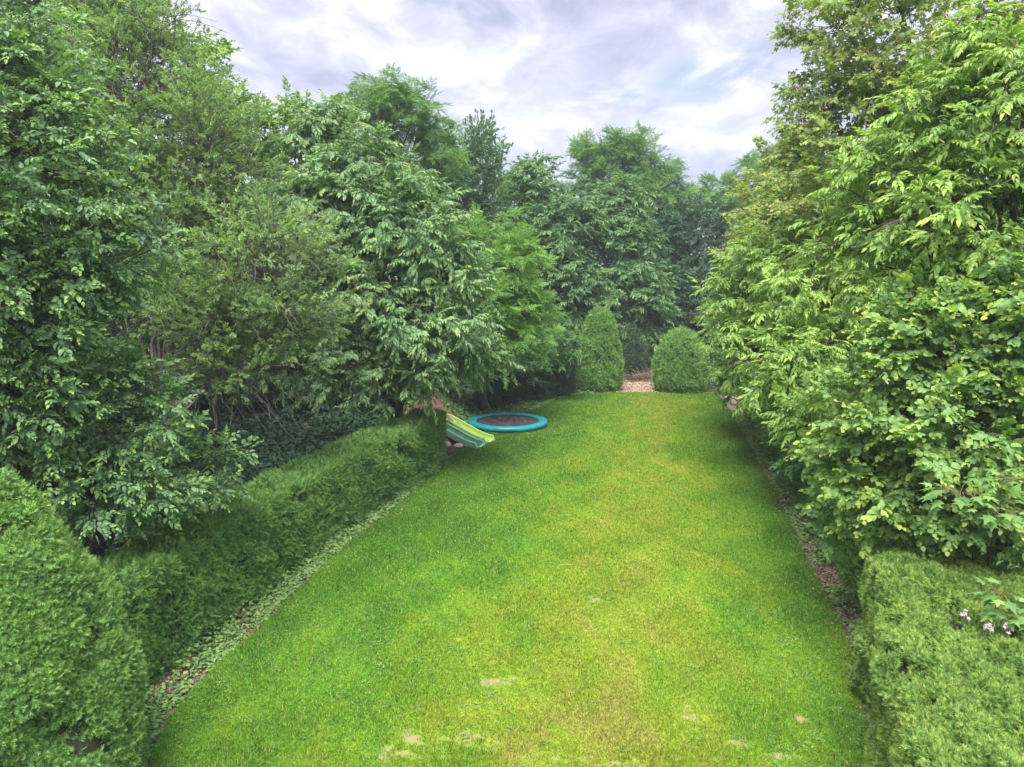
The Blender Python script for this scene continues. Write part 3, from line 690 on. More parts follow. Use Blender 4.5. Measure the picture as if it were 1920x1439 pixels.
def hedge(name, label, path, H, width, n, mat='yew', size=1.0, rough=.07, seed=0, hfun=None, cat='hedge', round_=.22, core=True, gaps=0):
    """path: list of (x,y) of the centre line"""
    path = np.array(path, float); seg = np.linalg.norm(np.diff(path, axis=0), axis=1); cl = np.concatenate([[0], np.cumsum(seg)]); Lg = cl[-1]
    base = np.array([path[0][0], path[0][1], 0]); rt = root(name, base, label, cat)
    def at(s): return np.stack([np.interp(s, cl, path[:, 0]), np.interp(s, cl, path[:, 1])], -1)
    def tang(s): return nrm(at(np.clip(s + .2, 0, Lg)) - at(np.clip(s - .2, 0, Lg)))
    hf = hfun or (lambda s: H + 0 * s)
    per = 2 * H + width
    def surf(s, q, inset=0.0):
        """q in 0..1 round the profile, left foot -> top -> right foot"""
        h = hf(s); d = q * per; w2 = width / 2
        x = np.where(d < H, -w2, np.where(d < H + width, d - H - w2, w2)); z = np.where(d < H, d / H, np.where(d < H + width, 1.0, (per - d) / H)) * h
        nx = np.where(d < H, -1., np.where(d < H + width, 0., 1.)); nz = np.where((d >= H) & (d < H + width), 1., 0.)
        # rounded shoulders
        e1 = np.exp(-((d - H) / round_) ** 2); e2 = np.exp(-((d - H - width) / round_) ** 2); e = np.maximum(e1, e2)
        sg = np.sign(x); nx = nx * (1 - e) + sg * e * .7; nz = nz * (1 - e) + e * .7
        x = x - sg * e * round_ * .35; z = z - e * round_ * .35
        t = tang(s); nr = np.stack([t[..., 1], -t[..., 0]], -1)
        bmp = rough * (snoise(s, q * per, 200 + seed, 2.0) * 1.6 + snoise(s, q * per, 210 + seed, 5.0) * .8)
        c = at(s); n3 = nrm(np.concatenate([nr * nx[..., None], nz[..., None]], -1))
        p = np.concatenate([c + nr * x[..., None], z[..., None]], -1) + n3 * (bmp - inset)[..., None]
        return p, n3
    s = rng.random(n) * Lg; q = rng.random(n); p, n3 = surf(s, q)
    ne = int(n * width * H / (per * Lg) * 1.0) ; ends = []
    for e_ in (0, 1):
        se = np.full(ne, Lg * e_); t = tang(se); c = at(se); nr = np.stack([t[:, 1], -t[:, 0]], -1); xx = rng.uniform(-.46, .46, ne) * width; zz = rng.random(ne) * hf(se) * .98
        nn_ = np.concatenate([t * (1 if e_ else -1), np.zeros((ne, 1))], -1)
        pe = np.concatenate([c + nr * xx[:, None], zz[:, None]], -1) + nn_ * (.18 + rough * snoise(xx, zz, 230 + seed, 4.))[:, None]; p = np.concatenate([p, pe]); n3 = np.concatenate([n3, nn_])
    dep = rng.random(len(p)) ** 2 * .18 * size + .04; p = p - n3 * dep[:, None]
    p[:, 2] = np.maximum(p[:, 2], .04)
    if gaps:
        k = snoise(p[:, 0] + p[:, 1], p[:, 2], 240 + seed, 3.0) > -gaps; p = p[k]; n3 = n3[k]
    cr = Acc(); yew_cover(cr, p, n3, size)
    nt = len(p) // 50; qq = rng.integers(len(p), size=nt); place(cr, S['yew'], p[qq], nrm(n3[qq] + [0, 0, .9]), n3[qq] + rng.normal(0, .5, (nt, 3)), size * rng.uniform(1.3, 1.9, nt), rng.uniform(.5, 1, nt))
    cr.build('foliage', [M[mat], bark], rt, base)
    if core:
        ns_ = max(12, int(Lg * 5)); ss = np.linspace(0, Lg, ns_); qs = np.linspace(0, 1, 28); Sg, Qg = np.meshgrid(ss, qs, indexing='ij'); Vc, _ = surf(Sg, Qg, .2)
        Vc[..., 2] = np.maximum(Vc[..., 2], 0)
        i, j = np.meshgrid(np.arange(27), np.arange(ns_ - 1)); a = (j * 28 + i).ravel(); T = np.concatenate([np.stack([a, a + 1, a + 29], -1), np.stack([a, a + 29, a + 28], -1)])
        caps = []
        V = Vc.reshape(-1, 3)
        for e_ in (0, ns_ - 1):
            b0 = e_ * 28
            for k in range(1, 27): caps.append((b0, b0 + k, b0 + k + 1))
        mesh_obj('dark_core', V - base, np.concatenate([T, np.array(caps)]), [yew_core], rt, smooth=False)  # solid hedge core, inner shade put into its colour
    return rt


# left hedge: foot runs along the border
hb = [G(255, 1300)[:2], G(470, 1130)[:2], G(590, 1035)[:2], G(700, 958)[:2], G(832, 882)[:2]]
hp = [(a[0] - .42, a[1] + .0) for a in hb]; hp[-1] = (hp[-1][0] - .06, hp[-1][1] + .35)
hedge('yew_hedge', 'long clipped dark green yew hedge along the left side of the lawn', hp, 1.75, 1.15, 120000, 'yew_b', .9, .09, 1, round_=.13)
topiary('yew_topiary', 'huge clipped yew filling the lower left corner, nearest the viewer', (-5.55, 7.75), 3.95, [(0, 1.2), (.2, 1.37), (.4, 1.28), (.6, 1.05), (.78, .74), (.9, .48), (.97, .25), (1, .04)], 105000, 'yew_b', .72, .12, None, 2, holes=.62)
tb = G(1128, 738)
topiary('yew_topiary', 'tall bullet shaped clipped yew left of the path gap', (tb[0], tb[1] + .9), 4.15, [(0, .98), (.1, 1.12), (.25, 1.14), (.5, .98), (.75, .77), (.88, .60), (.95, .42), (.985, .25), (1, .03)], 30000, 'yew_b', 1.25, .09, None, 3)
tb2 = G(1278, 740)
topiary('yew_topiary', 'squat rounded clipped yew right of the path gap', (tb2[0] + .12, tb2[1] + 1.0), 3.15, [(0, 1.05), (.15, 1.27), (.4, 1.33), (.65, 1.15), (.85, .78), (.95, .46), (1, .04)], 30000, 'yew_b', 1.25, .10, None, 4)
tb3 = G(1183, 715)
topiary('yew_topiary', 'dark shaded yew bush behind the tall bullet yew', (tb3[0] + .2, tb3[1] + 1.2), 3.0, [(0, .8), (.3, .95), (.7, .6), (1, .05)], 9000, 'yew_d', 1.6, .08, None, 5)  # dark needle copy puts this bush's shade into its colour
# right foreground hedge, wide flat topped
hedge('yew_hedge', 'broad pale green clipped yew hedge in the lower right corner', [(4.48, 4.3), (5.28, 6.2), (5.98, 8.0), (6.70, 10.0)], 2.0, 3.3, 190000, 'yew_r', .7, .15, 6, gaps=.66, hfun=lambda s: 1.98 + .10 * np.sin(s * 1.7))
# right low hedge beneath the shrubs
hedge('yew_hedge', 'low dark yew hedge under the shrubs along the right lawn edge', [(rx(y) + .95, y) for y in (11.0, 13, 16, 20, 25, 30)], 1.35, .9, 40000, 'yew_b', 1.1, .12, 7, gaps=.5)
# far left hedge between trampoline and tall yew
fh = [G(915, 780), G(965, 768), G(1010, 758), G(1070, 744)]
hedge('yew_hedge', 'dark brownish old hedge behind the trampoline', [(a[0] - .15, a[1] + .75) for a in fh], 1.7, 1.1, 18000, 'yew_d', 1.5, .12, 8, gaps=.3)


# ---------------------------------------------------------------- bank, path heap
def bank():
    m = noise_mat('bank_earth', [(.3, (.08, .05, .038)), (.5, (.19, .11, .08)), (.62, (.27, .17, .12)), (.75, (.10, .11, .05))], 4, 9, bump=.9, bscale=22)
    x = np.linspace(-8.5, -.7, 60); y = np.linspace(23.5, 34, 60); X, Y = np.meshgrid(x, y)
    edge = np.interp(Y, [23.5, 25, 25.8, 27, 30, 32, 34], [-2.6, -2.35, -1.55, -1.2, -1.45, -.9, -.9]); wl_ = np.clip((X + 4.6) / 1.2, 0, 1)
    Z = 1.25 * wl_ * (1 - np.exp(-(np.clip(edge - X, 0, 9) / 1.25) ** 1.6)) * np.clip((Y - 23.3) / 2.0, 0, 1) * np.clip((34.2 - Y) / 2, 0, 1) + .05 * snoise(X, Y, 50, 2.5) + .01
    Z = np.where(edge - X < 0, -.05, Z)
    k = 60; i, j = np.meshgrid(np.arange(k - 1), np.arange(k - 1)); a = (j * k + i).ravel()
    T = np.concatenate([np.stack([a, a + 1, a + k + 1], -1), np.stack([a, a + k + 1, a + k], -1)])
    tag(mesh_obj('earth_bank', np.stack([X, Y, Z], -1), T, [m], smooth=True), kind='structure')


bank()


def gb(n):
    x = -4.2 + rng.random(n) * 3.0; y = 26.3 + 6.5 * rng.random(n); e = np.interp(y, [25.8, 27, 30, 32, 34], [-1.55, -1.2, -1.45, -.9, -.9]); k = (snoise(x, y, 71, 1.6) > .02) & (x < e + .1)
    d_ = np.clip(e - x, 0, 9); return x[k], y[k], (1.25 * (1 - np.exp(-(d_ / 1.25) ** 1.6)) * np.clip((x + 4.6) / 1.2, 0, 1) + .1)[k]
_r = rng; cover('bank_plants', 'patches of weeds growing on the earth bank behind the slides', gb, 4500, 'mid', size=.09)


def heap():
    a = Acc(); c = G(1212, 712); n = 900
    ctr = np.stack([c[0] + rng.normal(0, .75, n), c[1] + rng.normal(0, .45, n), rng.random(n) ** 1.3 * .42], -1)
    d = nrm(rng.normal(size=(n, 3)) * [1, .5, .28]); Lh = rng.uniform(.15, .6, n)[:, None]
    Pn = np.stack([ctr - d * Lh, ctr + rng.normal(0, .03, (n, 3)), ctr + d * Lh], 1); Pn[..., 2] = np.maximum(Pn[..., 2], .02)
    tubes(a, Pn, np.full((n, 3), .014), 4)
    m = noise_mat('dead_twigs', [(.3, (.10, .065, .055)), (.7, (.27, .19, .15))], 3)
    tag(a.build('brushwood', [m]), kind='stuff', label='low heap of cut brown brushwood lying across the path between the yews', cat='brushwood')


heap()


# ---------------------------------------------------------------- trampoline, slides, stones
def plain(name, c, rough=.5, spec=.5, var=.12, scale=6, bump=0.0):
    d = tuple(v * (1 - var) for v in c); l = tuple(min(1, v * (1 + var)) for v in c)
    return noise_mat(name, [(.35, d), (.65, l)], scale, 6, rough, spec, bump, 40)


def lathe(acc, prof, n=72, wob=None):
    prof = np.array(prof, float); k = len(prof); th = np.arange(n) * 2 * math.pi / n
    r = prof[:, 0][None].repeat(n, 0); z = prof[:, 1][None].repeat(n, 0)
    if wob is not None: z = z + wob(th)[:, None] * (prof[:, 2][None] if prof.shape[1] > 2 else 1)
    V = np.stack([r * np.cos(th)[:, None], r * np.sin(th)[:, None], z], -1)
    i, j = np.meshgrid(np.arange(k - 1), np.arange(n)); a = (j * k + i).ravel(); b = (((j + 1) % n) * k + i).ravel()
    acc.add(V, np.concatenate([np.stack([a, b, b + 1], -1), np.stack([a, b + 1, a + 1], -1)]))


def trampoline():
    Rt = 1.53; rt = root('trampoline', (TR[0], TR[1], .0), 'round low trampoline with turquoise edge pad and black mat on the lawn', 'trampoline')
    pad = plain('turquoise_vinyl', (.012, .24, .29), .45, .5, .10, 3); mat = noise_mat('black_mesh', [(.35, (.035, .032, .04)), (.60, (.055, .05, .06)), (.66, (.16, .13, .13)), (.8, (.24, .2, .19))], 5, 8, .7, dist=1.2); steel = plain('galvanised_steel', (.35, .36, .37), .35, .5); blk = plain('black_webbing', (.02, .02, .022), .6)
    tilt = lambda th: .006 * np.sin(7 * th) + .004 * np.sin(17 * th + 1)
    a = Acc(); lathe(a, [(1.19, .20, .2), (1.205, .232, .3), (1.25, .245, .5), (1.36, .25, .8), (1.46, .25, 1), (1.52, .225, 1), (1.535, .16, 1.5), (1.53, .07, 2.2), (1.515, .075, 2.2), (1.515, .2, 1)], 96, tilt)
    pd = a.build('edge_pad', [pad], rt, smooth=True)
    sm_ = plain('seam_thread', (.03, .38, .46), .6)
    for k in range(8):
        th = (k + .5) * math.pi / 4; rr_ = np.array([1.191, 1.35, 1.533]); z = np.array([.247, .263, .245])
        w_ = .008; c, s = math.cos(th), math.sin(th); V = []
        for r_, z_ in zip(rr_, z): V += [(r_ * c + s * w_, r_ * s - c * w_, z_), (r_ * c - s * w_, r_ * s + c * w_, z_)]
        mesh_obj('seam', np.array(V), np.array([(0, 1, 3), (0, 3, 2), (2, 3, 5), (2, 5, 4)]), [sm_], pd)
    a = Acc(); lathe(a, [(.001, .175), (.5, .178), (.9, .188), (1.18, .2)], 64); a.build('jumping_mat', [mat], rt, smooth=True)
    a = Acc(); lathe(a, [(1.145, .207), (1.16, .216), (1.188, .217), (1.188, .205)], 64); a.build('mat_hem', [blk], rt, smooth=True)
    th = np.linspace(0, 2 * math.pi, 61); a = Acc(); tubes(a, np.stack([1.47 * np.cos(th), 1.47 * np.sin(th), th * 0 + .17], -1)[None], np.full((1, 61), .022), 8); a.build('frame', [steel], rt, smooth=True)
    for k in range(6):
        t_ = (k + .3) * math.pi / 3; a = Acc(); tubes(a, np.array([[[1.47 * math.cos(t_), 1.47 * math.sin(t_), .165], [1.47 * math.cos(t_), 1.47 * math.sin(t_), .0]]]), np.array([[.02, .02]]), 8); a.build('leg', [steel], rt, smooth=True)
    # fallen leaves resting on the mat
    n = 170; r = 1.05 * np.sqrt(rng.random(n)); t_ = rng.uniform(0, 6.28, n); LV, LT = leaf_shape('kite', .5)
    F = frame(np.stack([np.cos(t_ * 3), np.sin(t_ * 5), t_ * 0], -1), np.array([0, 0, 1.]) + rng.normal(0, .2, (n, 3)))
    V = np.stack([r * np.cos(t_), r * np.sin(t_) * .7 + .1, np.full(n, .2)], -1)[:, None] + np.einsum('nij,vj->nvi', F, LV) * rng.uniform(.04, .10, n)[:, None, None]
    a = Acc(); a.add(V + np.array([TR[0], TR[1], 0]), LT[None] + (np.arange(n) * 4)[:, None, None], 0, rng.random((n, 1, 3)).repeat(4, 1))
    tag(a.build('fallen_leaves', [bpy.data.materials['dead_leaves']]), kind='stuff', label='scatter of dry pale leaves lying on the black trampoline mat', cat='fallen leaves')


trampoline()


def slide(label, top, foot, c_in, c_lip, w_=.44):
    top = np.array(top); foot = np.array(foot); rt = root('slide', (foot[0], foot[1], 0), label, 'slide')
    n = 26; t = np.linspace(0, 1, n); run = foot - top; hd = nrm(np.array([run[0], run[1], 0.])); sd = np.array([-hd[1], hd[0], 0])
    prof = np.interp(t, [0, .08, .2, .45, .65, .8, .9, 1], [1, .985, .88, .56, .28, .10, .03, .0])
    cen = top[None] * (1 - t)[:, None] + foot[None] * t[:, None]; cen[:, 2] = foot[2] + (top[2] - foot[2]) * prof
    # smooth the chute line a little
    for _ in range(2): cen[1:-1, 2] = (cen[:-2, 2] + 2 * cen[1:-1, 2] + cen[2:, 2]) / 4
    h = .15; w2 = w_ / 2
    inner = [(-w2 + .035, h), (-w2 + .055, .06), (-w2 + .10, .012), (0, 0), (w2 - .10, .012), (w2 - .055, .06), (w2 - .035, h)]
    lipL = [(-w2 + .035, h), (-w2 + .02, h + .015), (-w2 - .015, h + .012), (-w2 - .02, h - .03), (-w2 - .012, -.06)]
    und = [(-w2 - .012, -.06), (0, -.05), (w2 + .012, -.06)]
    def loft(ps, nm, mt, par, zoff=0.0):
        ps = np.array(ps); V = cen[:, None] + sd[None, None] * ps[None, :, 0, None]; V[..., 2] += ps[None, :, 1] + zoff
        k = len(ps); i, j = np.meshgrid(np.arange(k - 1), np.arange(n - 1)); a = (j * k + i).ravel()
        return mesh_obj(nm, V.reshape(-1, 3) - np.array([foot[0], foot[1], 0]), np.concatenate([np.stack([a, a + k, a + k + 1], -1), np.stack([a, a + k + 1, a + 1], -1)]), [mt], par, smooth=True)
    ch = loft(inner, 'chute', c_in, rt)
    loft(lipL, 'side_rail', c_lip, rt); loft([(-x, z) for x, z in lipL], 'side_rail', c_lip, rt); loft(und, 'underside', c_in, rt)
    # blunt rolled foot
    a = Acc(); o = cen[-1] - np.array([foot[0], foot[1], 0]); q = [(-w2 - .012, -.06), (-w2 - .02, h - .03), (-w2 - .015, h + .012), (-w2 + .02, h + .015), (-w2 + .06, .05), (0, 0), (w2 - .06, .05), (w2 - .02, h + .015), (w2 + .015, h + .012), (w2 + .02, h - .03), (w2 + .012, -.06)]
    V = []
    for x, z in q: V.append(o + sd * x + np.array([0, 0, z]))
    for x, z in q: V.append(o + sd * x + hd * .06 + np.array([0, 0, min(z, .06) - .03]))
    k = len(q); T = []
    for i in range(k - 1): T += [(i, i + 1, i + 1 + k), (i, i + 1 + k, i + k)]
    for i in range(1, k - 1): T.append((k, k + i, k + i + 1))
    a.add(np.array(V), np.array(T)); a.build('foot', [c_lip], rt)
    return rt


lime = plain('lime_plastic', (.33, .52, .11), .45, .4, .1); lime2 = plain('pale_lime_plastic', (.45, .62, .20), .38, .5, .06)
grn = plain('faded_green_plastic', (.05, .21, .12), .5, .4, .15); grn2 = plain('chalky_green_plastic', (.25, .46, .31), .45, .5, .15)
slide('bright lime green plastic slide nearest the trampoline, running down the bank', (-2.65, 27.3, .62), (-.80, 25.75, .10), lime, lime2)
slide('faded dark green plastic slide nearer the hedge, beside the stones', (-2.75, 26.2, .56), (-1.10, 25.0, .09), grn, grn2)


def stone(label, c, s, seed, tone):
    r = np.random.default_rng(seed); n, k = 14, 20
    th = np.linspace(0, math.pi, n); ph = np.linspace(0, 2 * math.pi, k + 1)[:-1]; Tt, Ph = np.meshgrid(th, ph, indexing='ij')
    d = np.stack([np.sin(Tt) * np.cos(Ph), np.sin(Tt) * np.sin(Ph), np.cos(Tt)], -1)
    kk = r.normal(0, 1.6, (6, 3)); pp = r.uniform(0, 6, 6); rad = 1 + .16 * np.sin(d @ kk.T + pp).mean(-1) * 2
    V = d * rad[..., None] * np.array(s) * .5; V[..., 2] += s[2] * .36
    i, j = np.meshgrid(np.arange(k), np.arange(n - 1)); a = (j * k + i).ravel(); b = (j * k + (i + 1) % k).ravel()
    o = mesh_obj('stone', V.reshape(-1, 3), np.concatenate([np.stack([a, a + k, b + k], -1), np.stack([a, b + k, b], -1)]), [tone], smooth=True)
    o.location = (c[0], c[1], c[2]); tag(o, label, 'stone', 'stones at the foot of the green slide')


st1 = noise_mat('pinkish_stone', [(.3, (.36, .25, .20)), (.7, (.55, .42, .36))], 7, 7, bump=.3); st2 = noise_mat('tan_stone', [(.3, (.42, .31, .25)), (.7, (.62, .50, .43))], 7, 7, bump=.3); st3 = noise_mat('white_stone', [(.3, (.42, .38, .36)), (.7, (.68, .64, .62))], 7, 7, bump=.3)
g1 = G(859, 840); g2 = G(851, 833); g3 = G(838, 839)
stone('tan flat stone lowest in the pile by the green slide', (g1[0], g1[1], 0), (.34, .27, .17), 1, st2)
stone('pinkish stone on top of the pile by the green slide', (g2[0], g2[1] + .12, .02), (.38, .3, .26), 2, st1)
stone('whitish stone half hidden by the hedge end', (g3[0], g3[1] + .05, 0), (.26, .24, .2), 3, st3)
for i, (u, v, s_, t_, lb) in enumerate([(868, 815, .16, st3, 'small white stone between the two slides, highest up'), (876, 820, .2, st1, 'pinkish stone between the two slides, at mid height'), (886, 824, .19, st3, 'pale stone between the two slides, second from the bottom'), (897, 831, .15, st1, 'small pinkish stone between the slides, next to their feet')]):
    q = P(u, v, 25.9 - i * .12); stone(lb, (q[0], q[1], q[2] - .06), (s_ * 1.2, s_, s_ * .8), 10 + i, t_)

# ---------------------------------------------------------------- trees on the left
def twiggy(cr, p, nn, out, cur):
    q = rng.integers(len(p), size=int(len(p) * .8)); n = len(q); t = np.linspace(0, 1, 6)[None, :, None]; Lg = rng.uniform(.6, 1.5, n)[:, None, None]
    d = nrm(out[q] * .8 + rng.normal(0, .45, (n, 3)) + [.1, -.15, .1])[:, None]
    c = cur[q][:, 2][:, None] + d * Lg * t + np.array([0, 0, -.25]) * Lg * t ** 2; c[:, 1:] += np.cumsum(rng.normal(0, .025, (n, 5, 3)), 1)
    tubes(cr, c, np.linspace(1, .4, 6)[None] * rng.uniform(.005, .010, n)[:, None], 3, 1)
    n = 85; a = P(380, 670, 15.9) + rng.normal(0, .25, (n, 3)); b = np.array([P(u, v, 15.2) for u, v in zip(rng.uniform(400, 560, n), rng.uniform(700, 815, n))]) + rng.normal(0, .3, (n, 3))
    t = np.linspace(0, 1, 7)[None, :, None]; m_ = (a + b)[:, None] / 2 + np.array([0, 0, .35]); c = (1 - t) ** 2 * a[:, None] + 2 * t * (1 - t) * m_ + t ** 2 * b[:, None]
    c[:, 1:] += np.cumsum(rng.normal(0, .05, (n, 6, 3)), 1); tubes(cr, c, np.linspace(1, .35, 7)[None] * rng.uniform(.004, .009, n)[:, None], 3, 1)



HZ = dict(spec='hazel_n', mat='hazel_l')
grow('hazel_tree', 'near dark bluish green broadleaf tree at the left edge, above the big clipped yew', 'tree', (-7.4, 10.8, 0),
     [lobe(-60, 130, 11, 190, 150), lobe(20, 320, 10.6, 190, 170), lobe(130, 480, 11, 165, 150), lobe(-20, 560, 10.4, 200, 190), lobe(110, 190, 12, 60, 90)],
     dens=8.5, L=.8, m=11, trunk_r=.15, droop=.2, size=.64, rough=.14, **HZ)
grow('hazel_shrub', 'big leaved shrub with pale shoot tips leaning over the left hedge', 'shrub', (-6.6, 11.6, 0),
     [lobe(30, 700, 10.3, 130, 130), lobe(210, 780, 11.2, 130, 100), lobe(170, 900, 11, 170, 100), lobe(340, 880, 12.2, 115, 62), lobe(250, 930, 11.6, 110, 60), lobe(60, 820, 10.6, 120, 100)],
     dens=9.5, L=.7, m=11, trunk_r=.08, droop=.15, size=.64, rough=.15, **HZ)
grow('willow_tree', 'grey green goat willow with many bare twigs, left of the cherry', 'tree', (-8.3, 17.2, 0),
     [lobe(270, 200, 17.5, 130, 170), lobe(210, 60, 18, 100, 100), lobe(390, 300, 17, 105, 130), lobe(500, 490, 16, 125, 110), lobe(540, 590, 15.8, 95, 85), lobe(400, 600, 15.6, 110, 90), lobe(450, 680, 15.6, 95, 60), lobe(250, 400, 17.5, 160, 170), lobe(330, 500, 17, 120, 110)],
     'willow', 'willow', dens=6.0, L=1.1, m=15, droop=.12, up=.3, size=1.0, brk=barkg, trunk_r=.10, rough=.17, twig=.010, limbs=16, fill=.12, limb_r=.28, extra=twiggy)
grow('elder_tree', 'yellowish green tree crown between the willow and the cherry', 'tree', (-9.6, 24, 0),
     [lobe(415, 200, 23, 60, 70), lobe(500, 250, 23, 75, 85), lobe(360, 130, 24, 60, 70)], 'broad', 'walnut', dens=2.6, L=1.0, m=12, trunk_r=.15, size=.9, fill=.3)
grow('tall_tree', 'dark shaded tree rising behind the top left foliage', 'tree', (-17, 24, 0),
     [lobe(40, 60, 23, 230, 150), lobe(170, 10, 24, 100, 70), lobe(0, 330, 22, 220, 260), lobe(230, 560, 22, 200, 260)], 'broad', 'mid', dens=1.3, L=1.3, m=14, size=1.25, trunk_r=.25)
grow('cherry_tree', 'large cherry tree with drooping sprays behind the end of the left hedge', 'tree', (-3.6, 23.6, 0),
     [lobe(610, 262, 22.5, 75, 70), lobe(690, 340, 22, 95, 95), lobe(620, 420, 21.5, 110, 110), lobe(750, 440, 21.5, 115, 110), lobe(690, 560, 21, 120, 90), lobe(830, 540, 21.8, 85, 95), lobe(795, 620, 21.2, 120, 65), lobe(640, 680, 21, 100, 70), lobe(875, 668, 22, 75, 30), lobe(730, 700, 21.2, 105, 42)],
     'cherry', 'cherry', dens=4.0, L=1.2, m=13, droop=.34, size=.84, trunk_r=.2, rough=.15, fill=.3, flat=.5)
grow('acacia_tree', 'bright lime feathery acacia just right of the cherry', 'tree', (-.9, 31, 0),
     [lobe(900, 470, 29, 70, 65), lobe(960, 500, 29, 60, 70), lobe(930, 580, 28.5, 80, 70), lobe(985, 600, 29, 50, 60), lobe(860, 560, 30, 70, 90), lobe(925, 650, 29, 62, 34)],
     'robinia', 'robinia', dens=3.0, L=1.0, m=11, droop=.25, size=.95, trunk_r=.15, rough=.14)
grow('greyish_shrub', 'greyish green shrub above the dark old hedge left of the tall yew', 'shrub', (2.1, 35.2, 0),
     [lobe(1010, 640, 34, 55, 45), lobe(1060, 655, 34.5, 38, 40), lobe(985, 690, 33, 45, 30), lobe(1040, 610, 36, 35, 30)], 'broad', 'mid', dens=4.0, L=.7, m=11, size=.75, trunk_r=.06)
grow('acacia_tree', 'tall feathery acacia top showing above the cherry', 'tree', (-6.4, 33, 0),
     [lobe(745, 185, 32, 50, 45), lobe(795, 225, 32, 42, 42), lobe(700, 230, 33, 60, 60), lobe(780, 320, 33, 90, 80)], 'robinia', 'robinia_d', dens=2.3, L=1.1, m=10, droop=.15, up=.3, size=1.0, rough=.24, trunk_r=.2, fill=.2)
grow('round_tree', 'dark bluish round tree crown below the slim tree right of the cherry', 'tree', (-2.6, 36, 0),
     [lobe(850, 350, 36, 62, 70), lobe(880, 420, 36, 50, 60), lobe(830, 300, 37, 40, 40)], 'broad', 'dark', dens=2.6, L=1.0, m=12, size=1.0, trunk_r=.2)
grow('slim_tree', 'slim upright tree with open twiggy top against the sky', 'tree', (-2.2, 41, 0),
     [lobe(895, 290, 40, 38, 62), lobe(925, 320, 40, 28, 50), lobe(905, 390, 40, 45, 70)], 'willow', 'mid', dens=3.6, L=1.1, m=13, up=.8, flat=.9, droop=0, size=1.3, rough=.2, trunk_r=.16, fill=.25)
grow('cherry_tree', 'far cherry tree with layered pale sprays, left of the pair at the lawn end', 'tree', (2.3, 44, 0),
     [lobe(1000, 360, 44, 50, 60), lobe(1030, 440, 43, 85, 80), lobe(1060, 540, 42.5, 85, 80), lobe(985, 500, 43, 50, 70)], 'cherry_far', 'cherry_far', dens=2.0, L=1.5, m=13, droop=.3, size=1.1, trunk_r=.2, flat=.4, rough=.16)
grow('cherry_tree', 'far cherry tree with layered pale sprays, directly above the tall bullet yew', 'tree', (6.0, 46, 0),
     [lobe(1150, 400, 45, 55, 60), lobe(1160, 480, 44, 75, 70), lobe(1190, 560, 44, 60, 80), lobe(1120, 550, 43.5, 60, 80), lobe(1180, 650, 44, 50, 50)], 'cherry_far', 'cherry_far', dens=2.0, L=1.5, m=13, droop=.3, size=1.1, trunk_r=.2, flat=.4, rough=.16)
grow('acacia_tree', 'spreading feathery acacia top at the centre of the skyline', 'tree', (7.8, 55, 0),
     [lobe(1115, 295, 54, 34, 42), lobe(1180, 290, 54, 45, 38), lobe(1225, 330, 54, 50, 36), lobe(1150, 340, 54, 70, 40), lobe(1260, 370, 54, 35, 25), lobe(1200, 410, 54, 95, 60)], 'robinia', 'robinia_d', dens=1.7, L=1.5, m=10, droop=.12, up=.25, size=1.5, rough=.24, trunk_r=.25, fill=.2)
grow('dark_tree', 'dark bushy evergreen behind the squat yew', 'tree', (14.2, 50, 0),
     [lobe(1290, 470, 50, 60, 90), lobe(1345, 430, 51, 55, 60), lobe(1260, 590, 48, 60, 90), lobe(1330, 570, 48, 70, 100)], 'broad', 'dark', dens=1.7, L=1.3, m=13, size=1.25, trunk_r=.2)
grow('far_tree', 'small light green tree top on the skyline where the right trees begin', 'tree', (19, 60, 0),
     [lobe(1350, 375, 60, 45, 32), lobe(1400, 370, 60, 50, 45), lobe(1440, 350, 58, 60, 60)], 'robinia', 'robinia_d', dens=1.2, L=1.5, m=10, size=1.6, trunk_r=.2)
# dark wood closing the view behind
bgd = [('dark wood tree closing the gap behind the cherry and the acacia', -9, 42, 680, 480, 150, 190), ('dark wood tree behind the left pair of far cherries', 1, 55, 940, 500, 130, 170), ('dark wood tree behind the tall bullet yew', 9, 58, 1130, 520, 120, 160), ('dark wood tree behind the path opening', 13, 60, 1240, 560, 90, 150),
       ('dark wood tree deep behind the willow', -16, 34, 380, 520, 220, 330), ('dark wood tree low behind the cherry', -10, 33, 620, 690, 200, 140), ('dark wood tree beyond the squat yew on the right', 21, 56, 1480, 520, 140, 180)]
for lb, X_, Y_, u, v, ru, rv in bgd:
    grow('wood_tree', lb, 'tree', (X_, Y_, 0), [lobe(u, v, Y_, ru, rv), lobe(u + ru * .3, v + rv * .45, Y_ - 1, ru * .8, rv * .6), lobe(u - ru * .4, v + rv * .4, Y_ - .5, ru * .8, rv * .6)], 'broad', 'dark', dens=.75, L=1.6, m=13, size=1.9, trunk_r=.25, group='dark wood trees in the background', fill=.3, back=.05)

def gu(n):
    y = 8 + 40 * rng.random(n) ** 1.3; x = lx(y.clip(6, 36)) - 1.9 - rng.random(n) ** 1.2 * 9; k = (snoise(x, y, 61, 1.1) > -.35) & ~((x > -4.6) & (y > 23.5) & (y < 31)); return x[k], y[k], .25 + .35 * (snoise(x, y, 62, 1.5)[k] + 1) * .6
cover('undergrowth', 'dark leafy undergrowth beneath the trees behind the left hedge', gu, 60000, 'dark', size=.15, wd=.5)
def gu2(n):
    y = 38 + 16 * rng.random(n); x = -4 + rng.random(n) * 26; k = (snoise(x, y, 63, 1.1) > -.3) & ~((np.abs(x - 6.3 - (y - 37) * .2) < 1.2) & (y < 44)); return x[k], y[k], .25 + .3 * (snoise(x, y, 64, 1.5)[k] + 1) * .6
cover('undergrowth', 'dark leafy undergrowth under the trees beyond the far end of the lawn', gu2, 30000, 'dark', size=.13, wd=.5)

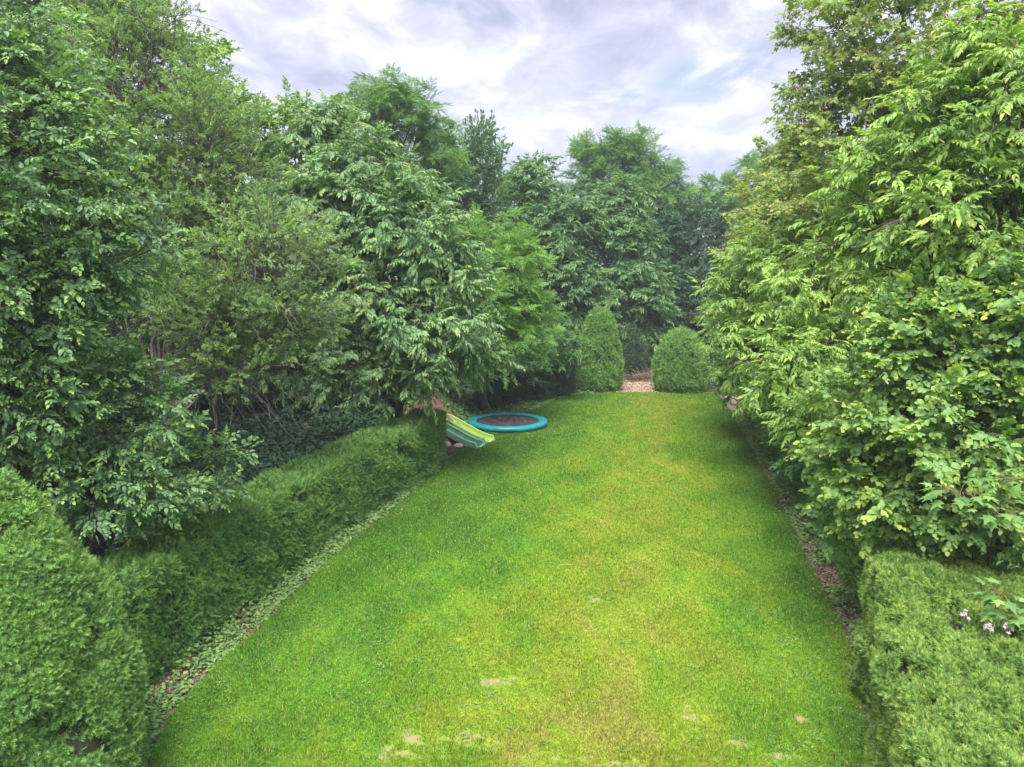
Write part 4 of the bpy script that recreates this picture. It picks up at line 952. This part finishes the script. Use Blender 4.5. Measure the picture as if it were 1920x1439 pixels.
# ---------------------------------------------------------------- trees on the right
def keys(cr, p, nn, out, cur):
    """hanging reddish winged seed bunches of the maple"""
    n = int(len(p) * .8); q = rng.integers(len(p), size=n)
    pos = (p[q][:, None] + rng.normal(0, .10, (n, 9, 3))).reshape(-1, 3); d = nrm(rng.normal(size=pos.shape) * [.5, .5, .2] + [0, 0, -1])
    F = frame(d, rng.normal(size=d.shape)); LV, LT = leaf_shape('kite', .42); V = pos[:, None] + np.einsum('nij,vj->nvi', F, LV) * .09
    cr.add(V, LT[None] + (np.arange(len(pos)) * 4)[:, None, None], 2, rng.random((len(pos), 1, 3)).repeat(4, 1))


def bare_twigs(cr, p, nn, out, cur):
    """a few thin dark twigs that show between the leaves"""
    q = rng.integers(len(p), size=int(len(p) * .35)); n = len(q); t = np.linspace(0, 1, 6)[None, :, None]; Lg = rng.uniform(.5, 1.1, n)[:, None, None]
    d = nrm(out[q] + nn[q] * .5 + rng.normal(0, .35, (n, 3)))[:, None]; c = cur[q][:, 2][:, None] + d * Lg * t + np.array([0, 0, -.3]) * Lg * t ** 2
    c[:, 1:] += np.cumsum(rng.normal(0, .02, (n, 5, 3)), 1); tubes(cr, c, np.linspace(1, .35, 6)[None] * rng.uniform(.006, .013, n)[:, None], 3, 1)


seedm = leaf_mat('maple_seed_bunches', (.35, .20, .07), (.48, .30, .10), (.55, .42, .14), .3)
_build = Acc.build
def grow_maple(*a, **k):
    r = grow(*a, **k, extra=keys)
    for c in r.children:
        if c.name.startswith('crown'): c.data.materials.append(seedm)
    return r


grow_maple('maple_tree', 'very tall maple with orange seed bunches reaching out of the top right of the frame', 'tree', (11.5, 19.5, 0),
     [lobe(1580, 60, 20, 85, 110), lobe(1680, 20, 20, 130, 130), lobe(1570, 190, 20, 95, 90), lobe(1600, 310, 20, 130, 110), lobe(1720, 180, 20.5, 140, 160), lobe(1850, 60, 19, 130, 110), lobe(1520, 290, 21, 85, 60), lobe(1870, 330, 19.5, 130, 200), lobe(1700, 400, 19.5, 150, 110), lobe(1650, 110, 20, 110, 110), lobe(1600, 400, 20.5, 110, 90)],
     'maple', 'maple', dens=2.5, L=1.15, m=11, size=1.0, trunk_r=.3, rough=.17, flat=.5)
grow_maple('maple_tree', 'second maple with orange seed bunches, farther off down the right side', 'tree', (13.2, 28, 0),
     [lobe(1510, 350, 28, 75, 60), lobe(1450, 400, 29, 60, 60), lobe(1540, 440, 27, 110, 90), lobe(1430, 480, 28, 70, 70), lobe(1480, 560, 26, 100, 90)],
     'maple', 'maple', dens=2.2, L=1.2, m=11, size=1.2, trunk_r=.22, rough=.17, flat=.5)
grow('walnut_tree', 'bright yellow green walnut with long drooping leaves at the upper right', 'tree', (8.4, 11.5, 0),
     [lobe(1815, 110, 12, 55, 90), lobe(1780, 250, 12, 110, 110), lobe(1890, 210, 11.5, 100, 130), lobe(1680, 330, 12.5, 110, 90), lobe(1830, 400, 11.5, 150, 110), lobe(1640, 440, 12.5, 110, 80), lobe(1740, 500, 12, 130, 90)],
     'walnut', 'walnut', dens=8.0, L=.85, m=10, droop=.3, size=.68, trunk_r=.14, rough=.11, fill=.35, limbs=14, extra=bare_twigs)
grow('walnut_tree', 'lower walnut branches reaching out over the right lawn edge', 'tree', (10.6, 20, 0),
     [lobe(1470, 480, 21.5, 100, 65), lobe(1405, 560, 22, 75, 70), lobe(1550, 550, 19, 120, 95), lobe(1425, 650, 21.5, 75, 65), lobe(1510, 690, 18, 110, 85), lobe(1520, 795, 16, 55, 55), lobe(1600, 785, 14.5, 85, 85)],
     'walnut', 'walnut', dens=5.0, L=1.0, m=10, droop=.3, size=.88, trunk_r=.12, rough=.11, fill=.35, extra=bare_twigs)
grow('dogwood_shrub', 'mid green small leaved shrub beside the squat yew on the right lawn edge', 'shrub', (10.2, 27.5, 0),
     [lobe(1370, 600, 27, 50, 60), lobe(1400, 680, 26, 70, 60), lobe(1380, 722, 27, 40, 28), lobe(1435, 750, 24, 50, 40)], 'broad', 'hazel_r', dens=4.0, L=.8, m=12, size=.8, trunk_r=.06, droop=.25)
grow('dogwood_shrub', 'leafy green shrub midway along the right lawn edge, under the walnut', 'shrub', (8.9, 20, 0),
     [lobe(1465, 785, 20, 45, 40), lobe(1520, 830, 18, 65, 55), lobe(1500, 740, 20, 80, 70)], 'broad', 'mid', dens=4.0, L=.7, m=12, size=.75, trunk_r=.06, droop=.25)
def gu3(n):
    y = 6 + 34 * rng.random(n) ** 1.2; x = rx(y.clip(6, 30)) + 2.0 + rng.random(n) ** 1.1 * 8; k = snoise(x, y, 66, 1.1) > -.4; return x[k], y[k], .3 + .45 * (snoise(x, y, 67, 1.5)[k] + 1) * .6
cover('undergrowth', 'dark leafy undergrowth beneath the shrubs beyond the right hedges', gu3, 60000, 'mid', size=.13, wd=.55)
grow('hazel_shrub', 'large round leaved hazel filling the right side over the low hedge', 'shrub', (8.2, 12, 0),
     [lobe(1780, 640, 11, 150, 120), lobe(1900, 600, 10.5, 130, 150), lobe(1690, 760, 11, 135, 105), lobe(1830, 800, 10.4, 150, 120), lobe(1620, 870, 11.6, 85, 80), lobe(1710, 920, 11, 120, 80), lobe(1850, 950, 10.5, 130, 75), lobe(1590, 965, 12, 45, 45), lobe(1780, 990, 11, 130, 55), lobe(1900, 1000, 10.6, 90, 60)],
     'hazel', 'hazel_r', dens=8.5, L=.7, m=9, droop=.2, size=.70, trunk_r=.08, rough=.11, fill=.35, twig=.006)


def sapling(label, base, lobes_, n_l=26):
    rt = root('maple_sapling', (base[0], base[1], 0), label, 'sapling'); base = np.array([base[0], base[1], 0.])
    wood = Acc(); cr = Acc(); LV, LT = leaf_shape('maple', .52)
    for (c, r) in lobes_:
        t = np.linspace(0, 1, 7)[:, None]; mid = np.array([c[0] * .6 + base[0] * .4, c[1] * .6 + base[1] * .4, c[2] * .9]); cur = (1 - t) ** 2 * (base + [0, 0, .05]) + 2 * t * (1 - t) * mid + t ** 2 * c
        tubes(wood, cur[None], np.linspace(.012, .004, 7)[None], 5)
        n = n_l; d0 = nrm(rng.normal(size=(n, 3)) * [1, 1, .35] + [0, -.25, .1]); pos = c + d0 * r * rng.uniform(.5, 1, n)[:, None]
        st = np.stack([np.broadcast_to(c, pos.shape), (c + pos) / 2 + [0, 0, .03], pos], 1); tubes(wood, st, np.full((n, 3), .0028), 3, 1)
        F = frame(d0 + [0, 0, -.3], np.array([0, 0, 1.]) + rng.normal(0, .2, (n, 3))); s = rng.uniform(.13, .20, n)
        V = pos[:, None] + np.einsum('nij,vj->nvi', F, LV) * s[:, None, None]
        cr.add(V, LT[None] + (np.arange(n) * len(LV))[:, None, None], 0, np.stack([rng.random(n), rng.random(n) * .5, rng.random(n)], -1)[:, None].repeat(len(LV), 1))
    wood.build('stems', [bark, plain('green_stalk', (.16, .14, .06), .5)], rt, base); cr.build('leaves', [M['hazel_r']], rt, base)


def lb2(u, v, Y, r): return P(u, v, Y), np.array([r, r, r * .55])


sapling('maple sapling with big pointed leaves in front of the round leaved hazel', (7.4, 11.4), [lb2(1800, 925, 8.9, .36), lb2(1875, 955, 8.7, .36), lb2(1905, 900, 8.9, .34)])
sapling('small maple sapling poking out of the pale hedge top near white flowers', (5.6, 8.6), [lb2(1875, 1115, 8.2, .24), lb2(1888, 1150, 8.1, .2)], 14)


def flowers():
    LV, LT = leaf_shape('kite', .55); pm = plain('white_petals', (.55, .49, .50), .6)
    for u, v, n, lb in [(1855, 1178, 18, 'larger white honeysuckle blossom left of its twin on the pale hedge'), (1893, 1178, 16, 'white honeysuckle blossom nearest the right edge of the frame on the pale hedge'), (1808, 1152, 9, 'small solitary pinkish white blossom on the pale hedge, left of the others')]:
        c = P(u, v, 7.95); rt = root('flower_cluster', c, lb, 'flowers', 'honeysuckle blossoms on the right hedge'); a = Acc(); b = Acc()
        pos = c + rng.normal(0, .026 if n > 9 else .017, (n, 3)); d = nrm(rng.normal(size=(n, 3)) + [0, -.5, .5])
        for k in range(5):
            th = k * 1.2566; F = frame(d); dd = F[:, :, 0] * math.cos(th) + F[:, :, 2] * math.sin(th) + d * .5; F2 = frame(dd, d); V = pos[:, None] + np.einsum('nij,vj->nvi', F2, LV) * .031
            a.add(V, LT[None] + (np.arange(n) * 4)[:, None, None])
        st = np.stack([pos, pos - d * .04, np.broadcast_to(c - [0, 0, .14], pos.shape)], 1); tubes(b, st, np.full((n, 3), .002), 3)
        a.build('petals', [pm], rt, c); b.build('stalks', [bark], rt, c)


flowers()
# young leaves scattered: strands of dry needles on the pale hedge


# ---------------------------------------------------------------- air
HAZE = .0012
def haze():
    m = bpy.data.materials.new('haze_air'); m.use_nodes = True; ns = m.node_tree.nodes; ns.clear()
    v = nd(ns, 'ShaderNodeVolumePrincipled', i_Density=HAZE, i_Anisotropy=.2); v.inputs['Color'].default_value = (.80, .87, 1, 1)
    o = nd(ns, 'ShaderNodeOutputMaterial'); m.node_tree.links.new(v.outputs[0], o.inputs['Volume'])
    x0, x1, y0, y1, z0, z1 = -960, 960, -960, 1000, -1.2, 21
    V = [(x, y, z) for z in (z0, z1) for y in (y0, y1) for x in (x0, x1)]
    T = [(0, 2, 3), (0, 3, 1), (4, 5, 7), (4, 7, 6), (0, 1, 5), (0, 5, 4), (2, 6, 7), (2, 7, 3), (0, 4, 6), (0, 6, 2), (1, 3, 7), (1, 7, 5)]
    o = mesh_obj('haze', np.array(V, float), np.array(T), [m]); tag(o, 'thin pale haze in the air', 'haze', kind='stuff')


if HAZE: haze()
